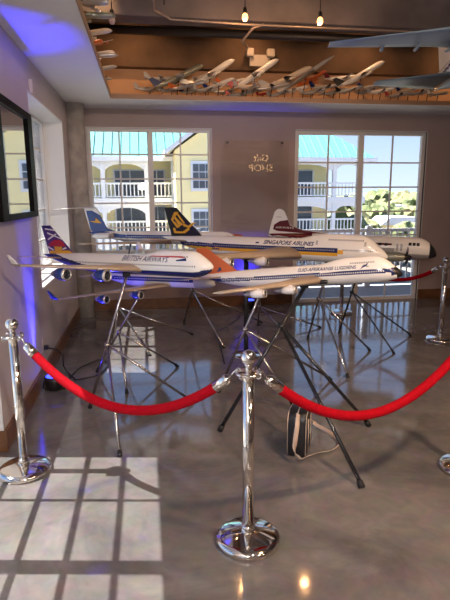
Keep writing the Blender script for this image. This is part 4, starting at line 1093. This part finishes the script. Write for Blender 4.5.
def kit_tree(kit, m):
    vs, fs = [], []
    for nm, me in kit:
        n = len(vs); vs += [m @ v.co for v in me.vertices]; fs += [[i + n for i in q.vertices] for q in me.polygons]
    return BVHTree.FromPolygons(vs, fs), min(v.y for v in vs), max(v.y for v in vs), min(v.z for v in vs)
def settle(items, fixed):
    """stand the models where nothing touches: try depths, headings, heights and slightly smaller sizes"""
    done = []
    for it in sorted(items, key=lambda t: -t[7]):
        px, py, y0_, kd, bc, wc, fc, L0, tl, hd_ = it
        L0 *= 1.25 if L0 > .55 else 1.12; best = None
        for sz in (1, .88, .76, .64, .54):
            for dz in (0, .05, -.05, .11):
                for y in sorted((7.2, 7.27, 7.34, 7.41, 7.48, 7.55, 7.62), key=lambda q: abs(q - y0_)):
                    for dh in (0, 14, -14):
                        c = on_y(px, py, y); L = L0 * sz; hz = max(.10, c.z - ZL + dz)
                        if hz < L * .5 * math.sin(R_(tl)) + .03: continue
                        kit = small_kit(kd, bc, wc, fc, L, R_(tl), hz)
                        m = Matrix.Translation((c.x, y, ZL)) @ Matrix.Rotation(R_(hd_ - 4 + dh), 4, 'Z')
                        t, a, b, z = kit_tree(kit, m)
                        if b > 7.85 or a < 6.9: continue
                        if any(t.overlap(o) for o in fixed): continue
                        best = (c.x, y, R_(hd_ - 4 + dh), kit, it, t); break
                    if best: break
                if best: break
            if best: break
        if best: done.append(best); fixed.append(best[5])
    return sorted(done, key=lambda t: t[0])
placed = settle(ledge, [])
for i, (x, y, rz, kit, it, t) in enumerate(placed):
    small_model((x, y, ZL), rz, kit, 'small %s %s model with %s tail on the back ledge, %s from its left end' % (CN[it[4]], KN[it[3]], CN[it[6]], ORD[i]), 'small airplane models along the back ledge')
left_ledge = [(4.62, 3.24, 'prop', 'psilver', 'pgrey', 'navy', .62, -10, -25), (5.08, 3.27, 'jet', 'green', 'yellow', 'yellow', .60, 2, 5), (5.46, 3.22, 'jet', 'beige', 'psilver', 'pwhite', .50, 6, -12),
              (5.85, 3.24, 'prop', 'orange', 'beige', 'orange', .46, 18, 60), (6.08, 3.18, 'jet', 'psilver', 'beige', 'radome', .52, 4, 0), (6.36, 3.26, 'jet', 'pwhite', 'pgrey', 'radome', .44, 8, -8), (6.62, 3.16, 'jet', 'pgrey', 'psilver', 'red', .46, 14, 10), (6.92, 3.12, 'prop', 'pgrey', 'radome', 'pgrey', .30, 6, 24)]
for i, (y, z, kd, bc, wc, fc, L, tl, hd_) in enumerate(left_ledge):
    small_model((-.50, y, ZL), R_(hd_), small_kit(kd, bc, wc, fc, L, R_(tl), z - ZL), 'small %s %s model with %s tail on the left ledge, %s from its near end' % (CN[bc], KN[kd], CN[fc], ORD[i]), 'small airplane models along the left ledge')
for me in [m for m in bpy.data.meshes if m.users == 0]: bpy.data.meshes.remove(me)

# ------------------------------------------------------------------ lamps
WARM = (1, .56, .28)
for c in (L1, L2): lamp('bulb_light', 'POINT', (c.x, c.y, c.z - .07), 8, (1, .5, .2), size=.035).data.specular_factor = 0.0
for x in (-.1, 1.5, 3.1, 4.7): lamp('tray_lamp', 'SPOT', (x, 7.15, 4.05), 17, WARM, (x, 7.86, 3.1), size=.05, angle=130, blend=1)
for y in (5.2, 6.4): lamp('tray_lamp', 'SPOT', (-.3, y, 4.05), 14, WARM, (-.9, y, 3.1), size=.05, angle=130, blend=1)
lamp('tray_lamp', 'SPOT', (2.0, 4.0, 3.2), 22, (1, .62, .4), (2.2, 6.6, 4.0), size=.06, angle=110, blend=1)
